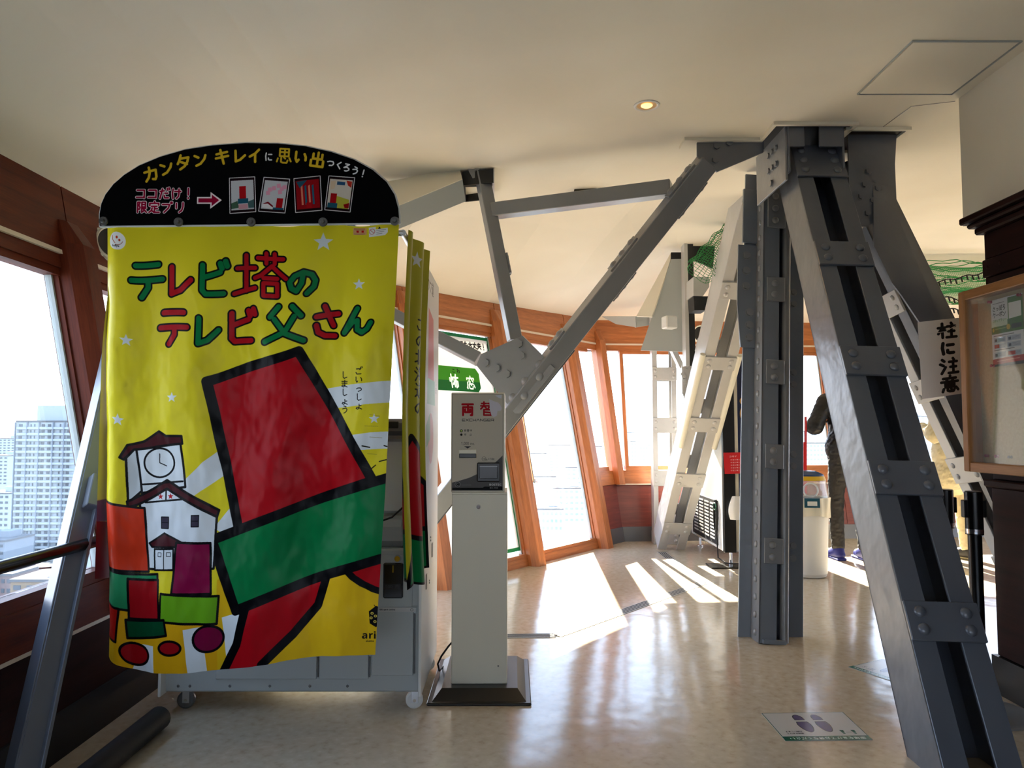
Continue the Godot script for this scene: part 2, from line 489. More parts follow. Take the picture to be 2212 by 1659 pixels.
func make_materials() -> void:
	rivet_mesh = dome_mesh()
	bolt_mesh = hex_mesh()
	var plaster := triplanar(mat(Color.WHITE, 0.9), 0.35)
	plaster.albedo_texture = ramp_tex(0.01, [Color(0.88, 0.85, 0.77), Color(0.92, 0.895, 0.825)], 256, 3, 3)
	M.plaster = plaster
	var lino := triplanar(mat(Color.WHITE, 0.14), 0.9)
	lino.albedo_texture = ramp_tex(0.02, [Color(0.68, 0.62, 0.53), Color(0.745, 0.695, 0.605), Color(0.765, 0.715, 0.63), Color(0.80, 0.76, 0.69)], 1024, 6, 5)
	lino.normal_enabled = true
	lino.normal_texture = ramp_tex(0.009, [], 512, 2, 9, true)
	lino.normal_scale = 0.16
	M.lino = lino
	for k in 3:
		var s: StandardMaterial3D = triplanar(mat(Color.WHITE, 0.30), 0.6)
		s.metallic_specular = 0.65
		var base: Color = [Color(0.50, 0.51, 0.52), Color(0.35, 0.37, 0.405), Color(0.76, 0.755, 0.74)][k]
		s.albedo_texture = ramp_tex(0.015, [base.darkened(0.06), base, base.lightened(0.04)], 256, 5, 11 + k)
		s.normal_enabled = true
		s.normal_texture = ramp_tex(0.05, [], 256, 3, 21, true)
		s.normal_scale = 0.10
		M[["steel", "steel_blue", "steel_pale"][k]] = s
	var sb: StandardMaterial3D = M.steel_blue.duplicate()
	sb.albedo_color = Color(1.0, 1.0, 1.0)
	sb.albedo_texture = ramp_tex(0.015, [Color(0.43, 0.46, 0.50), Color(0.46, 0.49, 0.53)], 256, 5, 14)
	M.steel_mid = sb
	M.steel_dark = mat(Color(0.10, 0.105, 0.11), 0.6)
	var w := mat(Color.WHITE, 0.38)
	w.albedo_texture = grain_tex(Color(0.54, 0.305, 0.155), Color(0.81, 0.505, 0.285), 31)
	w.uv1_scale = Vector3(0.8, 2.2, 1)
	M.wood = w
	var r := mat(Color.WHITE, 0.36)
	r.albedo_texture = grain_tex(Color(0.38, 0.15, 0.115), Color(0.54, 0.235, 0.18), 41)
	r.uv1_scale = Vector3(0.7, 2.0, 1)
	M.wood_red = r
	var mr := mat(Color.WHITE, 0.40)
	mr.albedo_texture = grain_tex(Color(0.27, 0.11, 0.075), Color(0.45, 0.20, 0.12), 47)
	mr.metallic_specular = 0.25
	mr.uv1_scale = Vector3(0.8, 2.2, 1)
	M.wood_red_shaded = mr  # redder wood for the left wall, its dim light also darkened into the colour
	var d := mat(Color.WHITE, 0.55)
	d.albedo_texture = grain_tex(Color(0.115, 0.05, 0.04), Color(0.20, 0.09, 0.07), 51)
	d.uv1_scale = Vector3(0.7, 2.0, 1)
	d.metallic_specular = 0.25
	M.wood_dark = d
	var o := mat(Color.WHITE, 0.45)
	o.albedo_texture = grain_tex(Color(0.55, 0.36, 0.18), Color(0.72, 0.50, 0.28), 61)
	o.uv1_scale = Vector3(1.0, 3.0, 1)
	M.oak = o
	M.bead = mat(Color(0.86, 0.80, 0.72), 0.5)
	M.white = mat(Color(0.86, 0.86, 0.84), 0.4)
	M.ivory = mat(Color(0.88, 0.86, 0.78), 0.42)
	M.grey_paint = mat(Color(0.66, 0.68, 0.67), 0.45)
	M.alu = mat(Color(0.78, 0.79, 0.80), 0.3, 0.85)
	M.chrome = mat(Color(0.86, 0.86, 0.87), 0.12, 1.0)
	M.black = mat(Color(0.035, 0.036, 0.04), 0.35)
	M.black_gloss = mat(Color(0.025, 0.025, 0.027), 0.25)
	M.rubber = mat(Color(0.05, 0.05, 0.052), 0.7)
	M.base_metal = mat(Color(0.42, 0.42, 0.42), 0.35, 0.7)
	var gl := mat(Color(0.9, 0.97, 1.0, 0.05), 0.02)
	gl.transparency = BaseMaterial3D.TRANSPARENCY_ALPHA
	M.glass = gl
	M.net = mat(Color(0.16, 0.55, 0.26), 0.7)

func dome_mesh() -> ArrayMesh:
	var g := G.new()
	var prof := []
	for k in 6: prof.append([sin(PI / 2 * (1 - k / 5.0)), 0.62 * sin(PI / 2 * k / 5.0)])
	# smooth normals of a flattened half ball
	for i in prof.size() - 1:
		var first := g.v.size()
		for k in 13:
			var t := TAU * k / 12
			for q in [prof[i], prof[i + 1]]:
				g.raw(Vector3(q[0] * cos(t), q[1], q[0] * sin(t)), Vector3(q[0] * 0.62 * cos(t), q[1] / 0.62, q[0] * 0.62 * sin(t)).normalized(), Vector2.ZERO)
		for k in 12:
			var a := first + k * 2
			g.face(a, a + 1, a + 2); g.face(a + 2, a + 1, a + 3)
	return g.mesh()

func hex_mesh() -> ArrayMesh:
	var g := G.new()
	g.lathe([[1.25, 0.0], [1.25, 0.08], [1.0, 0.08]], Transform3D(), 12)
	var pts := PackedVector2Array()
	for k in 6: pts.append(Vector2.from_angle(TAU * k / 6))
	g.prism(pts, Transform3D(Basis(Vector3.RIGHT, Vector3.FORWARD, Vector3.UP), Vector3(0, 0.62, 0)), 0.62)
	return g.mesh()

# ---------------------------------------------------------------- the leaning window walls
const LEAN := 0.2
var walls := []
func wall_line(a: Vector2, b: Vector2) -> Dictionary:
	var d := (b - a).normalized()
	return {"a": a, "b": b, "d": d, "n": Vector2(d.y, -d.x), "len": a.distance_to(b)}
func wp(w: Dictionary, s: float, h: float, inward := 0.0) -> Vector3:
	var q: Vector2 = w.a + w.d * s + w.n * (LEAN * h - inward)
	return Vector3(q.x, h, q.y)
func wboard(g: G, w: Dictionary, s0: float, s1: float, h0: float, h1: float, o0: float, o1: float) -> void:   # from o0 to o1 inward
	var p := []
	for h in [h0, h1]:
		p.append_array([wp(w, s0, h, o1), wp(w, s1, h, o1), wp(w, s1, h, o0), wp(w, s0, h, o0)])
	g.hexa(p)
func corner(i: int, h: float) -> Vector3:              # where walls i-1 and i meet at height h
	var u: Dictionary = walls[posmod(i - 1, walls.size())]; var w: Dictionary = walls[i % walls.size()]
	var p: Variant = Geometry2D.line_intersects_line(u.a + u.n * LEAN * h, u.d, w.a + w.n * LEAN * h, w.d)
	return Vector3(p.x, h, p.y)

func build_room() -> void:
	var c := [Vector2(-1.65, 4.0), Vector2(-1.65, -4.26), Vector2(1.19, -8.046), Vector2(6.8, -8.53), Vector2(9.3, -6.0), Vector2(9.3, 4.0)]
	for i in 6: walls.append(wall_line(c[i], c[(i + 1) % 6]))
	# floor
	var pts := PackedVector2Array()
	for i in 6:
		var q := corner(i, 0.5)
		pts.append(Vector2(q.x, -q.z))
	var g := G.new()
	g.prism(pts, Transform3D(Basis(Vector3.RIGHT, Vector3.FORWARD, Vector3.UP), Vector3.ZERO), 0.2)
	solo("floor", g, M.lino, "glossy beige mottled linoleum floor of the observation deck", "floor", "", "structure")
	# ceiling: flat in the middle, falling to the tops of the window walls
	var q_in := [Vector2(-0.95, 3.0), Vector2(-0.95, -4.3), Vector2(-0.85, -4.95), Vector2(-0.34, -4.78), Vector2(0.53, -4.5), Vector2(1.05, -4.6), Vector2(1.5, -6.75), Vector2(3.0, -7.0), Vector2(6.4, -7.2), Vector2(8.2, -5.7), Vector2(8.2, 3.0)]
	var tops := [corner(0, 2.28), corner(1, 2.30), wp(walls[1], 0.7, 2.31), wp(walls[1], 1.6, 2.33), wp(walls[1], 3.0, 2.36), wp(walls[1], 4.0, 2.39), corner(2, 2.42), wp(walls[2], 2.0, 2.42), corner(3, 2.42), corner(4, 2.42), corner(5, 2.42)]
	g = G.new()
	var mid := PackedVector2Array()
	for q in q_in: mid.append(Vector2(q.x, -q.y))
	g.prism(mid, Transform3D(Basis(Vector3.RIGHT, Vector3.FORWARD, Vector3.UP), Vector3(0, CEIL + 0.15, 0)), 0.15)
	var n_in := q_in.size()
	for i in n_in:
		var j := (i + 1) % n_in
		for k in 7:
			var ring := []
			for t in [k / 7.0, (k + 1) / 7.0]:
				for m in [i, j]:
					var a := Vector3(q_in[m].x, CEIL, q_in[m].y)
					var b: Vector3 = tops[m]
					var e := a.lerp(b, t)
					e.y = lerpf(CEIL, b.y, t * t * (1.6 - 0.6 * t) if t < 1 else 1.0)
					ring.append(e)
			var up := Vector3(0, 0.15, 0)
			g.hexa([ring[0], ring[1], ring[3], ring[2], ring[0] + up, ring[1] + up, ring[3] + up, ring[2] + up])
	solo("ceiling", g, M.plaster, "cream plaster ceiling that slopes down to the windows", "ceiling", "", "structure")
	# walls
	var called := ["wall_left", "wall_rear_left", "wall_rear", "wall_rear_right", "wall_right", "wall_front"]
	var told := ["wooden window wall on the left, its dimness put into darker red wood, with header boards and low wainscot", "orange wooden window wall leaning outwards behind the coin changer", "far wooden window wall behind the steel legs and the trash bin",
		"window wall at the far right corner", "window wall on the right beyond the kiosk", "window wall behind the viewer"]
	var posts := [[0.0, 1.15, 2.4, 3.65, 4.9, 6.15, 7.4, 8.26], [0.0, 0.65, 1.85, 3.05, 4.25, 4.73], [0.0, 1.25, 2.5, 3.75, 5.0, 5.63], [0.0, 1.2, 2.4, 3.55], [0.0, 2.0, 4.0, 6.0, 8.0, 10.0], [0.0, 1.8, 3.6, 5.4, 7.2, 9.0, 10.95]]
	var n_window := 0
	for i in 6:
		var w: Dictionary = walls[i]
		var t := thing(called[i], told[i], "wall", Vector3.ZERO, "", "structure")
		var ps: Array = posts[i]
		var full := i == 1
		var wd: Material = M.wood_red_shaded if i == 0 else M.wood
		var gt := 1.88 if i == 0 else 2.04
		for k in ps.size() - 1:
			var s0: float = ps[k] - (0.2 if k == 0 else 0.0)
			var s1: float = ps[k + 1] + (0.2 if k == ps.size() - 2 else 0.0)
			var u0: float = s0 - (0.16 if k == 0 else 0.0)
			var u1: float = s1 + (0.16 if k == ps.size() - 2 else 0.0)
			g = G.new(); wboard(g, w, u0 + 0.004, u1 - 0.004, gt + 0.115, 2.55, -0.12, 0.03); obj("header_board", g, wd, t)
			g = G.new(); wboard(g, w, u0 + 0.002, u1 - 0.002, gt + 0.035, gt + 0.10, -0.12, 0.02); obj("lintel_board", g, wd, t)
			var low := full and k < 4
			var sill := 0.60 if i == 0 else (0.10 if low else 0.79)
			if not low:
				g = G.new(); wboard(g, w, s0 + 0.002, s1 - 0.002, sill - 0.19, sill - 0.045, -0.12, 0.025); obj("sill_board", g, wd, t)
				var n_panel := 1 if s1 - s0 < 0.8 else 2
				for e in n_panel:
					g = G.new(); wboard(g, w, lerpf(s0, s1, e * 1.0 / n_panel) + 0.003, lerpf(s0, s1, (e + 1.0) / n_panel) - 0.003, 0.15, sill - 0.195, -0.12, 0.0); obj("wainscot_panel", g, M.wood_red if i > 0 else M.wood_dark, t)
				g = G.new(); wboard(g, w, s0, s1, -0.05, 0.15, -0.12, 0.012); obj("baseboard", g, M.rubber if i == 0 else M.base_metal, t)
			else:
				g = G.new(); wboard(g, w, s0, s1, -0.05, 0.07, -0.12, 0.02); obj("floor_rail", g, M.wood, t)
			if (i == 5 and k < 3) or (i == 0 and k < 4) or (i == 1 and k == 0):      # unseen bays closed with added panels to keep sun and daylight out
				g = G.new(); wboard(g, w, s0, s1, sill - 0.05, gt + 0.04, -0.12, 0.0); obj("added_blind_panel", g, M.wood_dark if i == 5 else wd, t)
				continue
			# window
			n_window += 1
			var win := thing("window_%d" % n_window, "window %s" % ["beside the photo booth", "behind the coin changer and the braces", "behind the steel legs", "at the far right", "beyond the kiosk", "behind the viewer"][i], "window", wp(w, (s0 + s1) / 2, sill), "panes of the %s" % called[i].replace("_", " "), "structure")
			g = G.new()
			var b0: float = ps[k] + 0.06; var b1: float = ps[k + 1] - 0.06
			wboard(g, w, b0, b1, sill - 0.045, sill, -0.06, 0.015); obj("bottom_rail", g, wd, win)
			g = G.new(); wboard(g, w, b0, b1, gt, gt + 0.04, -0.06, 0.01); obj("top_rail", g, wd, win)
			for e in ([] if full and k == 4 else [[b0, b0 + 0.035], [b1 - 0.035, b1]]):
				g = G.new(); wboard(g, w, e[0], e[1], sill - 0.045, gt + 0.04, -0.06, 0.005); obj("stile", g, wd, win)
				g = G.new()
				var x0: float = e[1] if e[0] == b0 else e[0] - 0.012
				wboard(g, w, x0, x0 + 0.012, sill, gt, -0.05, -0.02); obj("gasket", g, M.grey_paint, win)
			g = G.new(); wboard(g, w, b0 + 0.035, b1 - 0.035, sill, gt + 0.005, -0.045, -0.035); obj("pane", g, M.glass, win)
		g = G.new(); wboard(g, w, -0.3, w.len + 0.3, gt + 0.098, gt + 0.117, -0.05, 0.036); obj("bead", g, M.bead, t)
		if not full:
			var sl := 0.60 if i == 0 else 0.79
			g = G.new(); wboard(g, w, -0.05, w.len + 0.05, sl - 0.20, sl - 0.188, -0.05, 0.03); obj("bead", g, M.bead, t)
		# posts
		for k in ps.size():
			if k == ps.size() - 1 or (i == 5 and k < 3): continue
			var h0 := 0.0 if full and k <= 4 else (0.42 if i == 0 else 0.6)
			g = G.new()
			var rings := []
			for lv in [[h0, 1.0], [gt + 0.15, 1.0], [gt + 0.26, 0.30]]:
				var ring := []
				for q in [[-0.085, -0.04], [-0.085, 0.055], [-0.05, 0.115], [0.05, 0.115], [0.085, 0.055], [0.085, -0.04]]:
					var inw: float = q[1] if q[1] < 0 else 0.03 + (q[1] - 0.03) * lv[1]
					var at: float = ps[k] + q[0] * (0.75 + 0.25 * lv[1])
					if k == 0:     # corner post: stands on the line where two walls meet
						var dd: Vector2 = (walls[posmod(i - 1, 6)].d + w.d).normalized()
						var c0 := corner(i, lv[0])
						var nn := Vector2(dd.y, -dd.x)
						ring.append(c0 + Vector3(dd.x * q[0] * 0.75 - nn.x * inw, 0, dd.y * q[0] * 0.75 - nn.y * inw))
					else: ring.append(wp(w, at, lv[0], inw))
				rings.append(ring)
			for r in 2:
				for e in 6:
					var f := (e + 1) % 6
					g.quad(rings[r][f], rings[r][e], rings[r + 1][e], rings[r + 1][f])
			for e in range(1, 5): g.tri(rings[2][0], rings[2][e + 1], rings[2][e])
			solo("trim", g, wd, "chamfered wooden post between windows of the %s" % called[i].replace("_", " "), "window post", "window posts of the %s" % called[i].replace("_", " "), "structure")

# ---------------------------------------------------------------- riveted steel
# A laced column: two channels joined by batten plates. p0, p1: middle of its front face at foot and head; x: across the front face.
func laced(t: Node3D, p0: Vector3, p1: Vector3, x: Vector3, W: float, D: float, flange: float, battens: Array, m: Material, closed_back: bool, rr := 0.018, back_battens := false, m_shaded: Material = null) -> Dictionary:
	var up := (p1 - p0).normalized()
	x = (x - up * x.dot(up)).normalized()
	var z := x.cross(up)                      # out of the front face
	var b := Basis(x, up, z)
	var L := p0.distance_to(p1)
	for s in [-1, 1]:
		var g := G.new()
		var mid := p0 + up * L / 2
		g.box(mid + x * s * (W / 2 - 0.006) - z * D / 2, Vector3(0.012, L, D), b, 0.002)
		g.box(mid + x * s * (W / 2 - flange / 2) - z * 0.006, Vector3(flange, L, 0.0125), b, 0.002)
		g.box(mid + x * s * (W / 2 - flange / 2) - z * (D - 0.006), Vector3(flange, L, 0.0125), b, 0.002)
		obj("channel", g, m_shaded if m_shaded and s > 0 else m, t)
	if closed_back:
		var g := G.new()
		g.box(p0 + up * L / 2 - z * (D - 0.02), Vector3(W - 2 * flange + 0.03, L, 0.01), b)
		obj("cover_plate", g, m, t)
	for q in battens:                         # [lower end, upper end, rivets a side]
		var c: Vector3 = p0 + up * (q[0] + q[1]) / 2
		var h: float = q[1] - q[0]
		var g := G.new()
		g.box(c + z * 0.007, Vector3(W + 0.006, h, 0.014), b, 0.003)
		var plate := obj("batten_plate", g, m, t)
		var nr: int = q[2]
		for s in [-1, 1]:
			for k in nr:
				rivet(plate, c + z * 0.0135 + x * s * (W / 2 - flange * 0.55) + up * h * (0.5 - (k + 0.65) / (nr + 0.3)), z, rr, m)
		if back_battens:
			g = G.new()
			g.box(c - z * (D + 0.006), Vector3(W, h, 0.012), b)
			obj("batten_plate", g, m, t)
	return {"up": up, "x": x, "z": z, "b": b, "L": L}

func collar(at: Vector3, w: float, d: float, label: String) -> void:   # plaster lip where a member passes the ceiling
	var g := G.new()
	for s in [[-1, 0], [1, 0], [0, -1], [0, 1]]:
		g.box(at + Vector3(s[0] * w / 2, -0.008, s[1] * d / 2), Vector3(0.02 if s[0] != 0 else w + 0.02, 0.02, d - 0.02 if s[0] != 0 else 0.02))
	var o := solo("trim", g, M.plaster, label, "trim", "", "structure", at)
	g = G.new(); g.box(at + Vector3(0, -0.001, 0), Vector3(w - 0.022, 0.004, d - 0.022)); obj("hole_shade", g, M.steel_dark, o)  # dark sheet standing in for the shaded hole round the member

func plate_with_bolts(t: Node3D, called: String, px: Array, d: Variant, thick: float, m: Material, bolts: Array, r: float, round_: Array = []) -> void:
	var p := []
	for k in range(0, px.size(), 2):
		p.append(P(px[k], px[k + 1], d if d is float else d.call(px[k])))
	var g := G.new()
	g.slab(p, thick)
	var nrm := Vector3.ZERO
	for i in range(1, p.size() - 1): nrm += (p[i] - p[0]).cross(p[i + 1] - p[0])
	nrm = nrm.normalized()
	if nrm.dot(EYE - p[0]) < 0: nrm = -nrm
	var o := obj(called, g, m, t)
	for q in bolts: bolt(o, P(q[0], q[1], d if d is float else d.call(q[0])), nrm, r, m)
	for q in round_: rivet(o, P(q[0], q[1], d if d is float else d.call(q[0])), nrm, r * 1.1, m)

func brace_d(x: float) -> float:                     # the braces stand in one slanting plane
	return lerpf(4.65, 4.25, clampf((x - 1072.0) / 390.0, -0.6, 1.25))

func brace_bar(called: String, label: String, x0: float, y0: float, x1: float, y1: float, w: float, depth: float, m: Material, dd := 0.0, group := "") -> Dictionary:
	var a := P(x0, y0, brace_d(x0) + dd + depth / 2); var b := P(x1, y1, brace_d(x1) + dd + depth / 2)
	var n := Vector3(0.36, 0, 0.93)
	var t := thing(called, label, "steel brace", a, group)
	var z := (b - a).normalized()
	n = (n - z * n.dot(z)).normalized()
	var g := G.new()
	g.bar(a, b, w, depth, n, 0.004)
	obj("bar", g, m, t)
	return {"t": t, "a": a, "b": b, "z": z, "n": n, "x": n.cross(z).normalized()}

func edge_rivets(k: Dictionary, called: String, f0: float, f1: float, count: int, side: float, w: float, m: Material) -> void:   # a splice plate on the edge of a bar with rivets standing proud
	var g := G.new()
	var a: Vector3 = k.a.lerp(k.b, f0); var b: Vector3 = k.a.lerp(k.b, f1)
	var s: Vector3 = k.x * side
	g.bar(a + s * (w / 2 + 0.006), b + s * (w / 2 + 0.006), 0.012, 0.08, k.n, 0.002)
	var o := obj(called, g, m, k.t)
	for i in count: rivet(o, a.lerp(b, (i + 0.5) / count) + s * (w / 2 + 0.011), s, 0.025, m)

func build_steel() -> void:
	# --- A: the leg nearest to the viewer, leaning away from him
	var f := func(h: float) -> Vector3: return Vector3(1.577 + 0.04 * h, h, -(2.55 + 0.562 * h))
	var foot: Vector3 = f.call(0.0)
	var t := thing("steel_column", "tall dark riveted steel column leaning in the right foreground, light grey on its left side", "steel column", foot)
	var head: Vector3 = f.call(2.84)
	var upA: Vector3 = (head - foot).normalized()
	var bt := []
	for y in [[1400, 1312], [1378, 1295], [1070, 997], [813, 750], [572, 520], [375, 306]]:
		var hs := []
		for yy in y:
			var k: float = (925.0 - yy) / FOCAL
			hs.append((1.2 + 2.55 * k) / (1.0 - k * 0.562) / upA.y)
		bt.append([hs[0], hs[1], 3 if y[0] == 375 else 2])
	bt.remove_at(0)
	bt.push_front([-0.02 + 0.0, 0.06, 2])
	var A := laced(t, foot, head, Vector3.RIGHT, 0.268, 0.24, 0.088, bt, M.steel_blue, true, 0.0225)
	# head box where it meets the ceiling
	var g := G.new()
	g.box(Vector3(1.549, 2.79, -4.0), Vector3(0.085, 0.122, 0.014), Basis(), 0.002); obj("head_flat", g, M.steel_blue, t)
	g = G.new(); g.box(Vector3(1.737, 2.79, -4.0), Vector3(0.13, 0.122, 0.014), Basis(), 0.002); obj("head_flat", g, M.steel_blue, t)
	g = G.new()
	for s in [-1, 1]:
		g.box(Vector3(1.657 + s * 0.148, 2.72, -4.22), Vector3(0.012, 0.26, 0.44), Basis(), 0.002)
	obj("side_plate", g, M.steel_blue, t)
	g = G.new()
	g.box(Vector3(1.497, 2.70, -4.25), Vector3(0.014, 0.30, 0.48), Basis(), 0.002)
	var sp := obj("splice_plate", g, M.steel, t)
	for r in 2:
		for k in 3: bolt(sp, Vector3(1.489, 2.775 - r * 0.09, -4.14 - k * 0.06), Vector3.LEFT, 0.017, M.steel)
	bolt(sp, Vector3(1.489, 2.60, -4.22), Vector3.LEFT, 0.019, M.steel)
	collar(Vector3(1.64, CEIL, -4.16), 0.44, 0.40, "cream plaster lip round the head of the leaning foreground column")

	# --- the upright column in the middle
	var pf := func(h: float) -> Vector3: return Vector3(1.457 + 0.071 * h, h, -(4.25 + 0.12 * h))
	foot = pf.call(0.0); head = pf.call(2.84)
	t = thing("steel_column", "upright steel column with side fins and a long row of rivets, standing free on the floor", "steel column", foot)
	var up := (head - foot).normalized()
	var x := (Vector3.RIGHT - up * up.x).normalized()
	var z := x.cross(up)
	var b := Basis(x, up, z)
	var L := foot.distance_to(head)
	var mid := foot + up * L / 2
	g = G.new(); g.box(mid - z * 0.152 + x * 0.031, Vector3(0.375, L, 0.014), b, 0.003); obj("fin_plate", g, M.steel_mid, t)
	g = G.new(); g.box(mid + x * 0.0 - x * 0.079 - z * 0.0725, Vector3(0.012, L, 0.145), b, 0.002)
	var web := obj("web", g, M.steel, t)
	for k in 29: rivet(web, foot + up * (0.05 + k * 0.098) - x * 0.085 - z * 0.062, -x, 0.020, M.steel)
	g = G.new(); g.box(mid - x * 0.035 - z * 0.006, Vector3(0.10, L, 0.012), b, 0.002); obj("flange", g, M.steel_mid, t)
	g = G.new(); g.tube([foot + x * 0.066 - z * 0.03, head + x * 0.066 - z * 0.03], 0.025, 12); obj("round_edge", g, M.steel, t)
	g = G.new(); g.box(mid + x * 0.066 - z * 0.09, Vector3(0.014, L, 0.115), b, 0.002); obj("web", g, M.steel_mid, t)
	var y2h := func(y: float) -> float:
		var k: float = (925.0 - y) / FOCAL
		return (1.2 + 4.25 * k) / (1.0 - k * 0.12) / up.y
	for q in [[488, 403, 3], [650, 597, 2], [830, 778, 2], [1012, 960, 2], [1214, 1160, 2]]:
		var h0: float = y2h.call(q[0]); var h1: float = y2h.call(q[1])
		var c := foot + up * (h0 + h1) / 2
		g = G.new(); g.box(c - x * 0.008 + z * 0.006, Vector3(0.108, h1 - h0, 0.012), b, 0.003)
		var bp := obj("batten_plate", g, M.steel, t)
		for k in q[2]: rivet(bp, c - x * 0.016 + z * 0.012 + up * (h1 - h0) * (0.5 - (k + 0.6) / (q[2] + 0.2)), z, 0.021, M.steel)
		for k in 2: put("nut", bolt_mesh, M.steel, bp, facing(c + x * 0.155 - z * 0.144 + up * (h1 - h0) * (0.25 - 0.5 * k), z, 0.018))
	g = G.new(); g.box(foot + up * 0.012 + x * 0.0 + z * 0.002, Vector3(0.13, 0.024, 0.03), b, 0.002); obj("toe_plate", g, M.steel_mid, t)
	# spliced cover on its left fin
	var c0: Vector3 = pf.call(1.98) - z * 0.14 - x * 0.135
	g = G.new()
	var poly := PackedVector2Array([Vector2(-0.065, 0.38), Vector2(0.06, 0.38), Vector2(0.06, -0.28), Vector2(-0.04, -0.28), Vector2(-0.065, 0.0)])
	g.prism(poly, Transform3D(b, c0 + z * 0.012), 0.014)
	var cov := obj("splice_plate", g, M.steel_mid, t)
	for y in [0.31, 0.21, 0.11]: bolt(cov, c0 + z * 0.012 - x * 0.012 + up * y, z, 0.022, M.steel)
	for y in [-0.06, -0.14, -0.22]: bolt(cov, c0 + z * 0.012 + x * 0.012 + up * y, z, 0.022, M.steel)
	g = G.new(); g.box(pf.call(2.55) - z * 0.13 - x * 0.12, Vector3(0.11, 0.36, 0.02), b, 0.003); obj("head_plate", g, M.steel_mid, t)

	# --- B: the leg behind it that runs down to the right, slotted on its left side
	var b0 := Vector3(2.92, 0.0, -4.0); var b1 := Vector3(1.885, 2.72, -4.30)
	t = thing("steel_column", "slotted steel column, left side coloured pale for the window light, running down to the right behind the paper warning sign", "steel column", b0)
	up = (b1 - b0).normalized()
	bt = []
	for y in [[1250, 1205], [1044, 988], [862, 812], [668, 618], [470, 425]]:
		var hs := []
		for yy in y: hs.append((1.2 + (925.0 - yy) / FOCAL * 4.08) / up.y)
		bt.append([hs[0], hs[1], 2])
	laced(t, b0 - Vector3(0.0, 0, 0.12), b1 - Vector3(0, 0, 0.12), Vector3(0.12, 0, 1.0), 0.25, 0.25, 0.082, bt, M.steel_pale, true, 0.017, false, M.steel_blue)  # window light put into the paint: pale left side, dark side towards the viewer
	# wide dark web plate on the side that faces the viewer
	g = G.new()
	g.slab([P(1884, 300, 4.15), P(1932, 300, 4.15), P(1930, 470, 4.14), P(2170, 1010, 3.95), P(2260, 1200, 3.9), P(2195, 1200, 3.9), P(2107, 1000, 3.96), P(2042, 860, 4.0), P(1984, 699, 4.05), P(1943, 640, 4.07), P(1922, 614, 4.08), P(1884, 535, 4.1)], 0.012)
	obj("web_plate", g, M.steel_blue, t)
	plate_with_bolts(t, "gusset_plate", [1832, 286, 1937, 286, 1928, 458, 1872, 490, 1836, 486], 4.12, 0.014, M.steel_blue,
		[[1876, 370], [1868, 398], [1896, 407], [1860, 424], [1886, 433], [1911, 443], [1874, 460]], 0.018)
	collar(Vector3(2.01, CEIL, -4.2), 0.34, 0.34, "cream plaster lip round the head of the pale slotted column")

	# --- D: pale ladder-like leg that leans towards the viewer behind the upright column
	f = func(h: float) -> Vector3: return Vector3(1.575 + 0.070 * h, h, -(7.5 - 0.80 * h))
	foot = f.call(0.0); head = f.call(2.84)
	t = thing("steel_column", "pale ladder-like steel column with cream edge guards, leaning left of the upright column", "steel column", foot)
	up = (head - foot).normalized()
	bt = []
	for y in [[1150, 1127], [1050, 1022], [932, 902], [798, 770], [644, 607], [470, 430]]:
		var hs := []
		for yy in y:
			var k: float = (925.0 - yy) / FOCAL
			hs.append((1.2 + 7.5 * k) / (1.0 + k * 0.80) / up.y)
		bt.append([hs[0], hs[1], 2])
	var Dk := laced(t, foot, head, Vector3.RIGHT, 0.272, 0.26, 0.085, bt, M.steel_pale, false, 0.020, true)
	for s in [-1, 1]:
		g = G.new()
		g.tube([foot + up * 1.32 + Dk.x * s * 0.15 + Dk.z * 0.0, foot + up * 2.30 + Dk.x * s * 0.15], 0.024, 10)
		obj("edge_guard", g, M.ivory, t, "cream foam guard on the edge")
	# --- E: upright ladder column by the window
	foot = Vector3(1.60, 0, -7.86); head = Vector3(1.60, 2.5, -7.86)
	t = thing("steel_column", "thin upright ladder column close to the rear window, left of the leaning pale one", "steel column", foot)
	bt = [[0.0, 0.12, 2], [0.60, 0.76, 2], [1.15, 1.31, 2], [1.70, 1.84, 2], [2.2, 2.34, 2]]
	laced(t, foot, head, Vector3.RIGHT, 0.25, 0.14, 0.05, bt, M.steel_pale, false, 0.018, true)

	# --- L: the leg at the left edge, outside corner towards the viewer
	var l0 := Vector3(-1.53, 0.0, -2.30); var l1 := Vector3(-1.838, 2.2, -3.62)
	t = thing("steel_column", "blue-grey steel angle column leaning beside the left window and the handrail", "steel column", l0)
	up = (l1 - l0).normalized()
	x = Vector3(0.72, 0, 0.69); x = (x - up * x.dot(up)).normalized(); z = x.cross(up); b = Basis(x, up, z)
	L = l0.distance_to(l1); mid = (l0 + l1) / 2
	g = G.new(); g.box(mid + z * 0.0, Vector3(0.085, L, 0.012), b, 0.002); obj("flange", g, M.steel_blue, t)
	g = G.new(); g.box(mid + x * 0.04 - z * 0.035, Vector3(0.012, L, 0.07), b, 0.002); obj("flange", g, M.steel_blue, t)
	g = G.new(); g.box(mid + x * 0.055 - z * 0.065, Vector3(0.03, L, 0.012), b, 0.002); obj("flange", g, M.steel_blue, t)
	g = G.new(); g.box(l0.lerp(l1, 0.43) + x * 0.065 - z * 0.05, Vector3(0.05, 0.13, 0.06), b, 0.003)
	var br := obj("bracket", g, M.steel_blue, t)
	bolt(br, l0.lerp(l1, 0.45) + x * 0.092 - z * 0.05, x, 0.013, M.steel_blue)

	# --- braces in the slanting plane behind the coin changer
	var k := brace_bar("steel_brace", "long diagonal steel brace from the ceiling joint down behind the coin changer", 1527, 352, 900, 1148, 0.112, 0.11, M.steel)
	edge_rivets(k, "splice_plate", 0.20, 0.285, 3, -1.0, 0.112, M.steel)
	edge_rivets(k, "splice_plate", 0.255, 0.33, 3, 1.0, 0.112, M.steel)
